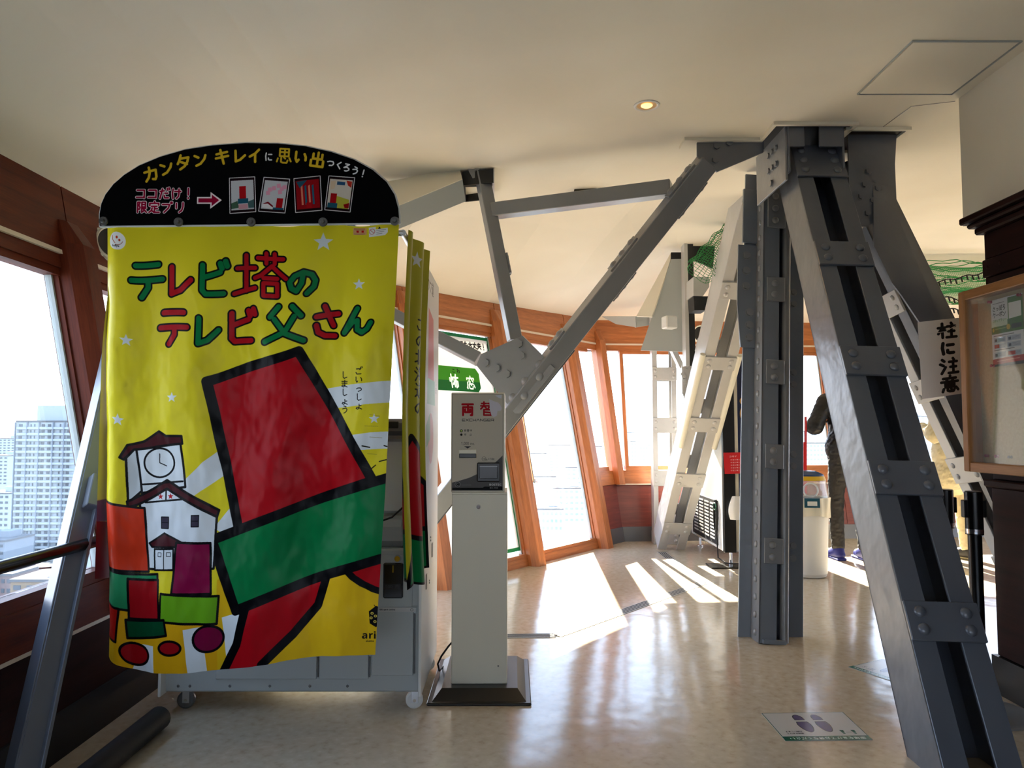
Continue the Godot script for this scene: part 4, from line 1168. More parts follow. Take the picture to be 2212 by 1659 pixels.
		g.box(c + Vector3(0, 0.042, 0), Vector3(0.06, 0.006, 0.05)); obj("fork", g, M.alu, wheel)
		g = G.new(); g.lathe([[0.0, 0.02], [0.007, 0.02], [0.007, 0.0]], facing(c, Vector3(0.15, 0, 1)), 12); obj("axle", g, M.chrome, wheel)
	# arched header
	var pts := PackedVector2Array()
	var hz := -2.742
	for q in [[215, 487], [215, 462], [219, 440], [228, 420], [245, 398], [268, 378], [300, 358], [345, 339], [400, 323], [460, 314], [530, 309], [600, 310], [660, 316], [715, 328], [765, 345], [805, 367], [835, 393], [852, 420], [860, 450], [862, 480]]:
		var p := P(q[0], q[1], -hz)
		pts.append(Vector2(p.x, p.y))
	g = G.new(); g.prism(pts, Transform3D(Basis(), Vector3(0, 0, hz)), 0.006); var hm := printed(header_art(), 0.8); hm.metallic_specular = 0.15; obj("header_panel", g, hm, t, "black arched header with yellow lettering")
	var big := Geometry2D.offset_polygon(pts, 0.006)
	g = G.new(); g.prism(big[0], Transform3D(Basis(), Vector3(0, 0, hz - 0.0065)), 0.006); obj("header_backing", g, M.white, t, "white edge of the header")
	for q in [Vector3(-1.30, 1.98, -2.77), Vector3(-0.60, 1.98, -2.77)]:
		g = G.new(); g.box(q, Vector3(0.03, 0.14, 0.02)); obj("header_bracket", g, M.alu, t)
	# front curtain, hanging from round hooks
	var wob := noise(0.9, 3, 77)
	var tl := P(217, 485, 2.755); var tr := P(862, 482, 2.755)
	var yb := 0.335
	var front := func(u: float, v: float) -> Vector3:
		var l := lerpf(tl.x, lerpf(tl.x, -1.478, 1.0), v); var r := lerpf(tr.x, -0.493, pow(v, 1.15))
		var amp := 0.25 + 0.75 * smoothstep(0.0, 0.35, v)
		var hang := 0.012 * sin(u * PI * 4.0) * sin(u * PI * 4.0)
		var zz := 0.010 * sin(u * 21.0 + 1.4 * v + 0.6) + 0.008 * sin(u * 9.0 - v * 2.4) + 0.020 * wob.get_noise_2d(u * 2.6, v * 2.2) + 0.006 * wob.get_noise_2d(u * 9.0 + 4, v * 7.0)
		var curl := 0.05 * pow(maxf(0.0, 0.06 - u) / 0.06, 2.0)
		var hem := -0.03 * u + 0.022 * sin(u * 5.2) - 0.03 * pow(maxf(0, 0.18 - u) / 0.18, 2.0)
		return Vector3(lerpf(l, r, u), lerpf(lerpf(tl.y, tr.y, u) - hang * (1.0 - v), yb - hem * 1.0, v), -2.755 + zz * amp - curl)
	var ct := thing("printed_curtain", "wide yellow vinyl curtain with large red, green and black print across the booth front", "curtain", Vector3((tl.x + tr.x) / 2, yb, -2.755))
	g = G.new(); g.sheet(110, 130, front, 0.0015)
	var vinyl := printed(curtain_art(), 0.30)
	vinyl.metallic_specular = 0.2
	vinyl.normal_enabled = true
	vinyl.normal_texture = ramp_tex(0.03, [], 256, 4, 91, true)
	vinyl.normal_scale = 0.10
	obj("cloth", g, vinyl, ct)
	for x in [224, 386, 543, 698, 853]:
		var p := P(x, 480 if x > 230 and x < 850 else 478, 2.725)
		g = G.new(); g.lathe([[0.0, 0.014], [0.006, 0.014], [0.009, 0.006], [0.016, 0.006], [0.017, 0.0]], facing(p, Vector3.BACK), 20); obj("hook", g, M.base_metal, ct, "grey round hook")
	# right side curtain: two narrow folds
	var sm := printed(side_art(), 0.28)
	sm.metallic_specular = 0.3
	ct = thing("printed_curtain", "narrow folded yellow curtain on the right side of the booth with black upright writing", "curtain", Vector3(-0.38, 0.62, -2.95))
	var side := func(u: float, v: float) -> Vector3:
		var bulge := 0.028 * sin(u * 12.5 + 0.5) * (0.5 + 0.5 * v)
		return Vector3(-0.398 + 0.045 * u + bulge - 0.02 * sin(v * 3.1), lerpf(1.95, 0.605 + 0.02 * sin(u * 8.0), v), -2.80 - 0.34 * u)
	g = G.new(); g.sheet(40, 50, side, 0.0015); obj("cloth", g, sm, ct)
	ct = thing("printed_curtain", "yellowish side curtain seen as a narrow strip at the left edge of the booth", "curtain", Vector3(-1.52, 0.58, -2.9))
	var left := func(u: float, v: float) -> Vector3:
		var bulge := 0.016 * sin(u * 9.0) * (0.4 + 0.6 * v)
		return Vector3(-1.50 - 0.065 * smoothstep(0.0, 0.4, v) * 0.45 + bulge * 0.5, lerpf(1.95, 0.60 + 0.05 * u, v), -3.10 + 0.32 * u)
	g = G.new(); g.sheet(24, 40, left, 0.0015)
	var lm := printed(left_art(), 0.35)
	obj("cloth", g, lm, ct)

func left_art() -> ImageTexture:
	var k := Ink.new(128, 512, Color(0.80, 0.76, 0.42))
	k.poly([0, 430, 128, 430, 128, 512, 0, 512], Color(0.48, 0.04, 0.10))
	k.poly([0, 380, 128, 400, 128, 430, 0, 425], Color(0.45, 0.30, 0.45))
	return k.texture()

# ---------------------------------------------------------------- coin changer on its pedestal
func changer_art() -> ImageTexture:
	var k := Ink.new(512, 948, Color(0.77, 0.745, 0.68))
	k.at = func(p: Vector2) -> Vector2: return (p - Vector2(975, 850)) * 4.452
	var rd := Color(0.66, 0.03, 0.10); var gy := Color(0.26, 0.26, 0.27)
	k.glyph("両", 1010.5, 883, 29, 29, 21, rd); k.glyph("替", 1056, 882, 32, 31, 17, rd)
	# EXCHANGER in wide block letters
	var L := {"E": [[9, 0, 0, 0, 0, 10, 9, 10], [0, 5, 8, 5]], "X": [[0, 0, 9, 10], [9, 0, 0, 10]], "C": [[9, 0, 0, 0, 0, 10, 9, 10]], "H": [[0, 0, 0, 10], [9, 0, 9, 10], [0, 5, 9, 5]], "A": [[0, 10, 4.5, 0, 9, 10]], "N": [[0, 10, 0, 0, 9, 10, 9, 0]], "G": [[9, 0, 0, 0, 0, 10, 9, 10, 9, 5, 5, 5]], "R": [[0, 10, 0, 0, 9, 0, 9, 5, 0, 5], [5, 5, 9, 10]]}
	var word := "EXCHANGER"
	for i in word.length():
		for s in L[word[i]]:
			var xy := []
			for e in range(0, s.size(), 2): xy.append_array([997.5 + i * 8.25 + s[e] * 0.7, 904.5 + s[e + 1] * 0.5])
			k.line(xy, 5.0, gy)
	k.oval(995.5, 931, 3.2, 3.2, Color(0.12, 0.16, 0.06)); k.oval(995.5, 931, 1.8, 1.8, Color(0.75, 0.85, 0.45)); k.oval(995.5, 939.5, 2.6, 2.6, Color(0.05, 0.05, 0.06))
	k.write("両替中", 1004.5, 930.5, 5.4, 2.6, gy, 1.2); k.write("中", 1004.5, 939.5, 5.2, 2.6, gy); k.write("止", 1017, 939.5, 5.2, 2.6, gy)
	k.latin("1,000", 995.5, 963.5, 7.6, gy, false, 0.82); k.write("円札", 1018, 960.5, 4.4, 2.2, gy, 1.2)
	k.poly([1002, 965.5, 1018, 965.5, 1010, 970.5], gy)
	k.poly([975, 1046, 995, 1041, 1015, 1035, 1035, 1026, 1058, 1012, 1075, 1000, 1091, 985, 1091, 1064, 975, 1064], Color(0.36, 0.355, 0.36))
	k.poly([978, 1057.5, 1045, 1057.5, 1049, 1055, 1091, 1055, 1091, 1064, 975, 1064, 975, 1057.5], Color(0.04, 0.04, 0.045))
	k.arc(1047.5, 993.5, 4.8, 4.8, 0, TAU, 2.4, gy); k.latin("100", 1044, 995.5, 4, gy); k.write("円", 1054, 996, 3, 1.6, gy); k.latin("×10", 1057, 996.5, 5.4, gy, false, 0.95); k.write("枚", 1069.5, 994.5, 4, 1.8, gy)
	k.latin("BOSTEC", 1060, 1053, 4.6, Color(0.82, 0.82, 0.83), true, 1.25); k.latin("BX-102", 1061, 1059, 2.2, Color(0.7, 0.7, 0.7), true, 2.0)
	k.arc(987.5, 1050, 6, 6, 0, TAU, 2.4, Color(0.75, 0.75, 0.75)); k.oval(987.5, 1050, 4.4, 4.4, Color(0.08, 0.08, 0.09)); k.arc(987.5, 1050, 2.6, 2.6, 0.6, 5.4, 3, Color(0.8, 0.8, 0.8))
	for i in 9: k.line([996.5 + i * 2.5, 1050.5, 998 + i * 2.5, 1052.5], 2, Color(0.62, 0.62, 0.63))
	return k.texture()

func build_changer() -> void:
	var zf := -3.45
	var at := Vector3(-0.145, 0, -3.6)
	var t := thing("coin_changer", "beige coin changing machine with red lettering on a tall narrow pedestal", "change machine", at)
	var g := G.new(); g.box(Vector3(-0.1435, 0.006, -3.635), Vector3(0.455, 0.012, 0.63), Basis(), 0.004); obj("base_plate", g, M.black, t)
	g = G.new()
	var b := []
	for q in [[0.0125, 0.205, 0.295], [0.05, 0.168, 0.235]]:
		b.append_array([Vector3(-0.1435 - q[1], q[0], -3.635 + q[2]), Vector3(-0.1435 + q[1], q[0], -3.635 + q[2]), Vector3(-0.1435 + q[1], q[0], -3.635 - q[2]), Vector3(-0.1435 - q[1], q[0], -3.635 - q[2])])
	g.hexa(b); obj("skirt", g, M.black, t, "black sloping foot")
	g = G.new(); g.box(Vector3(-0.148, 0.475, zf - 0.13), Vector3(0.252, 0.85, 0.26), Basis(), 0.004); var ped := obj("pedestal", g, M.ivory, t)
	g = G.new(); g.box(Vector3(-0.148, 0.902, zf - 0.13), Vector3(0.254, 0.012, 0.264), Basis(), 0.003); obj("top_lip", g, M.ivory, ped)
	g = G.new(); g.lathe([[0.0, 0.006], [0.005, 0.006], [0.006, 0.009], [0.009, 0.009], [0.011, 0.0]], facing(Vector3(-0.153, 0.842, zf), Vector3.BACK), 20); obj("lock", g, M.chrome, ped)
	for q in [[-0.062, 0.13]]: put("screw", rivet_mesh, M.base_metal, ped, facing(Vector3(q[0], q[1], zf), Vector3.BACK, 0.004))
	g = G.new(); g.box(Vector3(-0.156, 1.136, zf - 0.135), Vector3(0.246, 0.456, 0.27), Basis(), 0.004); var hd := obj("head_case", g, M.ivory, t)
	g = G.new(); g.box(Vector3(-0.158, 1.136, zf + 0.003), Vector3(0.238, 0.444, 0.008), Basis(), 0.002); obj("door", g, mat(Color(0.60, 0.58, 0.52), 0.45), hd)
	var fx0 := -0.158 - 0.115; var fx1 := -0.158 + 0.115
	g = G.new(); g.quad01(Vector3(fx0, 0.918, zf + 0.0085), Vector3(fx1, 0.918, zf + 0.0085), Vector3(fx1, 1.354, zf + 0.0085), Vector3(fx0, 1.354, zf + 0.0085))
	var cm := printed(changer_art(), 0.5)
	cm.metallic_specular = 0.2
	obj("front_print", g, cm, hd, "printed front with the words for money change")
	# note slot, coin tray, torn sticker
	var px := func(x: float, y: float, dz: float) -> Vector3: return Vector3(fx0 + (x - 975.0) / 115.0 * 0.23, 1.354 - (y - 850.0) / 213.0 * 0.436, zf + 0.0085 + dz)
	var c: Vector3 = px.call(1010.5, 982.5, 0.0)
	g = G.new(); g.box(c + Vector3(0, 0, 0.004), Vector3(0.082, 0.04, 0.008), Basis(), 0.003); var slot := obj("note_slot", g, M.ivory, t)
	g = G.new(); g.box(c + Vector3(0, -0.008, 0.007), Vector3(0.078, 0.02, 0.006), Basis(), 0.002); obj("slot_mouth", g, M.black, slot)
	c = px.call(1058, 1023, 0.0)
	g = G.new(); g.box(c + Vector3(0, 0, 0.006), Vector3(0.106, 0.088, 0.012), Basis(), 0.005); var tray := obj("coin_tray", g, M.black, t, "black coin tray")
	g = G.new(); g.box(c + Vector3(0, 0.002, 0.011), Vector3(0.082, 0.062, 0.006), Basis(), 0.002); obj("flap", g, mat(Color(0.13, 0.13, 0.15), 0.25), tray)
	g = G.new(); g.box(c + Vector3(0, 0.027, 0.0145), Vector3(0.080, 0.005, 0.004)); obj("flap_edge", g, M.base_metal, tray)
	var sk := []
	for q in [[1059, 860], [1068, 864], [1080, 868], [1084, 872], [1088, 880], [1086, 886], [1078, 887], [1077, 897], [1069, 901], [1064, 895], [1061, 885]]: sk.append(px.call(q[0], q[1], 0.0025))
	g = G.new(); g.slab(sk, 0.001); obj("torn_sticker", g, mat(Color(0.80, 0.78, 0.82), 0.5), t, "remains of a torn white sticker")
	sk = []
	for q in [[1073, 852], [1083, 851], [1088, 851], [1087, 859], [1079, 856]]: sk.append(px.call(q[0], q[1], 0.0025))
	g = G.new(); g.slab(sk, 0.001); obj("torn_sticker", g, mat(Color(0.78, 0.80, 0.85), 0.5), t)
	g = G.new(); g.tube([Vector3(-0.272, 0.20, -3.62), Vector3(-0.30, 0.17, -3.62), Vector3(-0.335, 0.12, -3.63), Vector3(-0.355, 0.075, -3.66), Vector3(-0.352, 0.03, -3.70), Vector3(-0.34, 0.018, -3.80)], 0.0045, 8)
	solo("cable", g, M.rubber, "thin black power cable looping out beside the coin changer", "cable", "", "", Vector3(-0.33, 0.01, -3.7))

# ---------------------------------------------------------------- lamps and fittings
func downlight(at: Vector3, label: String) -> void:
	var t := thing("downlight", label, "ceiling light", at)
	var g := G.new(); g.lathe([[0.050, -0.001], [0.057, -0.006], [0.066, -0.004], [0.067, 0.001]], Transform3D(Basis(), at), 32); obj("ring", g, M.white, t)
	g = G.new(); g.lathe([[0.030, 0.0], [0.050, -0.0012]], Transform3D(Basis(), at), 32); obj("reflector", g, mat(Color(0.88, 0.74, 0.52), 0.3, 0.5), t)
	g = G.new(); g.lathe([[0.0, -0.012], [0.018, -0.010], [0.030, -0.002]], Transform3D(Basis(), at), 24)
	var m := mat(Color(1.0, 0.75, 0.4), 0.4)
	m.emission_enabled = true; m.emission = Color(1.0, 0.82, 0.55); m.emission_energy_multiplier = 1.2
	obj("bulb", g, m, t)
	var l := SpotLight3D.new()
	l.name = "downlight_lamp"
	t.add_child(l)
	l.position = Vector3(0, -0.02, 0)
	l.rotation.x = -PI / 2
	l.spot_angle = 62; l.spot_range = 12; l.spot_attenuation = 2.0
	l.light_energy = LAMP_ENERGY; l.light_color = Color(1.0, 0.80, 0.58); l.light_size = 0.05; l.shadow_enabled = true

func build_fittings() -> void:
	downlight(Vector3(0.69, CEIL, -3.75), "small round warm downlight in the cream ceiling above the diagonal brace")
	# access hatch in the ceiling
	var at := Vector3(1.94, CEIL, -3.36)
	var t := thing("ceiling_hatch", "flush square access hatch with a thin metal frame in the ceiling at the upper right", "hatch", at)
	var g := G.new(); g.box(at + Vector3(0, -0.002, 0), Vector3(0.45, 0.006, 0.49)); obj("panel", g, M.plaster, t)
	g = G.new()
	for s in [-1, 1]:
		g.box(at + Vector3(s * 0.234, -0.003, 0), Vector3(0.004, 0.008, 0.51)); g.box(at + Vector3(0, -0.003, s * 0.254), Vector3(0.47, 0.008, 0.004))
	obj("frame", g, M.grey_paint, t)
	g = G.new()
	for q in [[Vector3(2.03, CEIL - 0.0005, -4.10), Vector3(2.05, CEIL - 0.0005, -3.76)], [Vector3(2.05, CEIL - 0.0005, -3.76), Vector3(2.24, CEIL - 0.0005, -3.70)]]: g.bar(q[0], q[1], 0.003, 0.002)
	solo("trim", g, M.base_metal, "fine dark joint line in the ceiling beside the hatch", "ceiling joint", "", "structure")
	g = G.new(); g.box(Vector3(0.50, 2.795, -5.06), Vector3(0.155, 0.09, 0.12), Basis(), 0.004)
	solo("vent_box", g, mat(Color(0.23, 0.20, 0.12), 0.7), "small olive brown box on the ceiling above the level beam", "vent", "", "", Vector3(0.50, 2.80, -5.06))
	g = G.new(); g.tube([Vector3(0.60, 2.83, -5.0), Vector3(0.60, 2.795, -5.0)], 0.006, 8)
	var ring := []
	for k in 15: ring.append(Vector3(0.585 + 0.016 * cos(TAU * k / 16 + 0.6), 2.775 + 0.02 * sin(TAU * k / 16 + 0.6), -5.0))
	g.tube(ring, 0.0025, 6)
	solo("ceiling_hook", g, M.alu, "tiny wire hook hanging from the ceiling right of the olive box", "hook", "", "", Vector3(0.60, 2.83, -5.0))
	# round speakers in the header boards
	for q in [[0, 7.73, 2.126, 0.09, 0.06, "round black loudspeaker with a beige ring on the left header board"], [2, 1.02, 2.27, 0.11, 0.035, "round black loudspeaker on the far header board between the pale columns"]]:
		var w: Dictionary = walls[q[0]]
		var c := wp(w, q[1], q[2], q[4])
		var nrm := (Vector3(-w.n.x, 0.2, -w.n.y) + (Vector3(0, 0, 0.75) if q[0] == 0 else Vector3.ZERO)).normalized()
		t = thing("loudspeaker", q[5], "loudspeaker", c)
		g = G.new(); g.lathe([[q[3] * 0.86, 0.02], [q[3] * 0.92, 0.028], [q[3], 0.02], [q[3], -0.01]], facing(c, nrm), 40); obj("ring", g, M.ivory, t)
		g = G.new(); g.lathe([[0.0, 0.014], [q[3] * 0.5, 0.016], [q[3] * 0.88, 0.02]], facing(c, nrm), 40); obj("grille", g, M.black, t)
		for k in 4: put("clip", bolt_mesh, M.ivory, t, facing(c + facing(c, nrm).basis * Vector3(cos(k * PI / 2 + 0.5), 0, sin(k * PI / 2 + 0.5)) * q[3] * 0.98 + nrm * 0.012, nrm, 0.009))
	# folded grey coping over the corner
	g = G.new(); g.slab([P(1300, 684, 8.1), P(1374, 683, 8.0), P(1374, 707, 8.0), P(1332, 699, 8.1)], 0.03)
	g.slab([P(1374, 683, 8.0), P(1440, 680, 8.1), P(1440, 696, 8.1), P(1374, 707, 8.0)], 0.03)
	solo("trim", g, M.grey_paint, "folded grey sheet coping where the ceiling meets the corner of the windows", "coping", "", "structure")
	# handrail at the left window and the old pipe along the floor
	t = thing("handrail", "black round handrail along the left window, fixed to the leaning column", "handrail", Vector3(-1.565, 0.775, -1.0))
	g = G.new(); g.tube([Vector3(-1.565, 0.775, 3.2), Vector3(-1.565, 0.775, -3.9)], 0.021, 16); obj("rail", g, M.black_gloss, t)
	for z in [0.3, -2.80]:
		g = G.new(); g.tube([Vector3(-1.565, 0.76, z), Vector3(-1.58, 0.70, z), Vector3(-1.74, 0.69, z)], 0.009, 8); obj("bracket", g, M.chrome, t)
	var chip := triplanar(mat(Color.WHITE, 0.6), 2.0)
	chip.albedo_texture = ramp_tex(0.05, [Color(0.045, 0.042, 0.04), Color(0.06, 0.055, 0.05), Color(0.07, 0.065, 0.06), Color(0.24, 0.22, 0.19)], 256, 5, 33)
	g = G.new(); g.tube([Vector3(-1.405, 0.048, 2.0), Vector3(-1.405, 0.048, -3.06)], 0.046, 18)
	solo("floor_pipe", g, chip, "dark worn pipe with chipped paint lying along the floor at the left wall", "pipe", "", "", Vector3(-1.405, 0.002, -1.0))
	# door bar on the window behind the changer
	var w1: Dictionary = walls[1]
	t = thing("door_bar", "slim chrome pull bar with a round rosette on the window door right of the changer", "door handle", wp(w1, 3.17, 0.72, 0.07))
	g = G.new(); g.tube([wp(w1, 3.17, 0.72, 0.075), wp(w1, 3.17, 1.55, 0.075)], 0.009, 10); obj("bar", g, M.chrome, t)
	for h in [0.72, 1.55]:
		g = G.new(); g.tube([wp(w1, 3.17, h, 0.075), wp(w1, 3.14, h, 0.0)], 0.008, 8); g.lathe([[0.0, 0.014], [0.024, 0.01], [0.03, 0.0]], facing(wp(w1, 3.13, h, 0.118), Vector3(-w1.n.x, 0.2, -w1.n.y)), 20); obj("rosette", g, M.chrome, t)

# ---------------------------------------------------------------- papers, posters, stickers
func build_prints() -> void:
	# big backlit poster on the window left of the changer
	var k := Ink.new(760, 1480, Color(0.93, 0.93, 0.93))
	k.line([12, 12, 748, 12, 748, 1468, 12, 1468, 12, 12], 24, Color(0.05, 0.55, 0.36))
	k.poly([300, 30, 720, 30, 720, 175, 300, 175], Color(0.96, 0.95, 0.93))
	k.write("しかっても大丈夫!!", 310, 72, 46, 8.5, INK, 1.03)
	k.write("こわとろ", 430, 142, 40, 4.5, INK, 1.05)
	k.poly([150, 235, 560, 235, 590, 270, 590, 370, 560, 400, 150, 400], Color(0.28, 0.62, 0.14))
	k.poly([150, 330, 590, 330, 590, 370, 560, 400, 150, 400], Color(0.03, 0.48, 0.22))
	k.write("こわ", 330, 262, 30, 4, INK, 1.6)
	k.glyph("怖", 320, 335, 90, 90, 13, Color(0.95, 0.96, 0.94)); k.glyph("窓", 490, 340, 86, 86, 11, Color(0.95, 0.96, 0.94))
	var pm := printed(k.texture(), 0.6)
	pm.backlight_enabled = true
	pm.backlight = Color(0.75, 0.75, 0.75)
	var w: Dictionary = walls[1]
	var g := G.new(); g.sheet(2, 2, func(u: float, v: float) -> Vector3: return wp(w, lerpf(1.98, 2.96, u), lerpf(2.03, 0.13, v), -0.028), 0.001)
	solo("window_poster", g, pm, "tall white poster with a green border stuck on the window behind the braces", "poster", "", "", wp(w, 2.5, 0.13, -0.028))
	# warning paper on the pale column
	k = Ink.new(640, 960, Color(0.94, 0.92, 0.90))
	var row := "柱に注意"
	for i in 4: k.glyph(row[i], 325, 150 + i * 225, 210 if i != 1 else 180, 190 if i != 1 else 150, 40 if i == 1 else 34, INK)
	k.line([0, 150, 120, 165, 300, 160, 420, 100, 640, 80], 8, Color(0.92, 0.90, 0.88))
	var a := P(1982, 696, 4.0); var b := P(2100, 684, 3.95); var c := P(2104, 846, 3.88); var d := P(1992, 862, 3.93)
	g = G.new(); g.sheet(16, 10, func(u: float, v: float) -> Vector3: return a.lerp(b, u).lerp(d.lerp(c, u), v) + Vector3(0, 0, 0.025 * sin(u * PI) * (0.6 + 0.4 * v)), 0.001)
	solo("warning_paper", g, printed(k.texture(), 0.55), "white paper with four large black upright characters, wrapped round the pale column", "paper sign", "", "", d)
	# floor stickers with footprints; they are meant to be read from the far side
	k = Ink.new(680, 540, Color(0.74, 0.735, 0.72))
	var teal := Color(0.05, 0.36, 0.27)
	k.poly([0, 0, 680, 0, 680, 78, 0, 78], teal)
	k.write("間隔をあけてお待ちください", 60, 40, 40, 5, Color(0.86, 0.86, 0.84), 1.15)
	k.line([4, 4, 676, 4, 676, 536, 4, 536, 4, 4], 6, teal)
	var vio := Color(0.31, 0.27, 0.42)
	for s in 2:
		var x := 270.0 + s * 150.0
		var sole := []
		for e in 21:
			var an := PI + PI * e / 20.0
			sole.append_array([x + 52 * cos(an), 300 + 150 * sin(an) * (1.0 if true else 0.0)])
		sole.append_array([x + 42, 350, x - 42, 350])
		k.shape(sole, vio, 7, INK)
		var heel := [x - 38, 385]
		heel.append_array([x + 38, 385])
		for e in 13: heel.append_array([x + 38 * cos(PI * e / 12.0), 420 + 70 * sin(PI * e / 12.0)])
		k.shape(heel, vio, 7, INK)
	for s in 2:
		k.oval(80 + s * 90, 120, 10, 10, teal); k.poly([70 + s * 90, 132, 90 + s * 90, 132, 96 + s * 90, 180, 64 + s * 90, 180], teal)
	k.line([105, 140, 145, 140], 4, teal)
	k.write("間隔をあけて", 500, 130, 20, 3, INK, 1.1); k.write("お願いします", 500, 165, 20, 3, INK, 1.1)
	var sm := printed(k.texture(), 0.22)
	var spots := [[Vector3(1.05, 0, -2.955), Vector3(1.39, 0, -2.965), Vector3(1.40, 0, -3.25), Vector3(1.05, 0, -3.235), "white floor sticker with violet footprints, nearest, in front of the leaning column"],
		[Vector3(1.69, 0, -3.85), Vector3(1.85, 0, -3.551), Vector3(2.088, 0, -3.678), Vector3(1.928, 0, -3.977), "white floor sticker with violet footprints, turned askew and half hidden by the leaning column"]]
	for q in spots:
		var up := Vector3(0, 0.0016, 0)
		g = G.new(); g.hexa([q[0], q[1], q[2], q[3], q[0] + up, q[1] + up, q[2] + up, q[3] + up])
		var up2 := Vector3(0, 0.0019, 0)
		var t := thing("floor_sticker", q[4], "floor sticker", (q[0] + q[2]) / 2, "footprint stickers on the floor")
		obj("backing", g, mat(Color(0.72, 0.71, 0.70), 0.3), t)
		g = G.new(); g.quad01(q[2] + up2, q[3] + up2, q[0] + up2, q[1] + up2); obj("print", g, sm, t)
	# metal floor track
	var line := [Vector3(1.45, 0, -7.35), Vector3(1.47, 0, -5.89), Vector3(0.72, 0, -4.98), Vector3(0.25, 0, -4.42), Vector3(-0.30, 0, -4.40)]
	var tr := thing("floor_track", "grooved metal track let into the floor, bending in front of the pale columns", "floor track", line[2])
	for i in 4:
		g = G.new(); g.bar(line[i] + Vector3(0, 0.001, 0), line[i + 1] + Vector3(0, 0.001, 0), 0.085, 0.004); obj("rail", g, mat(Color(0.62, 0.60, 0.55), 0.4), tr)
		var s: Vector3 = Vector3.UP.cross(line[i + 1] - line[i]).normalized()
		for e in [-0.03, -0.011, 0.008, 0.027]:
			g = G.new(); g.bar(line[i] + s * e + Vector3(0, 0.0028, 0), line[i + 1] + s * e + Vector3(0, 0.0028, 0), 0.009, 0.002); obj("groove", g, M.rubber, tr)

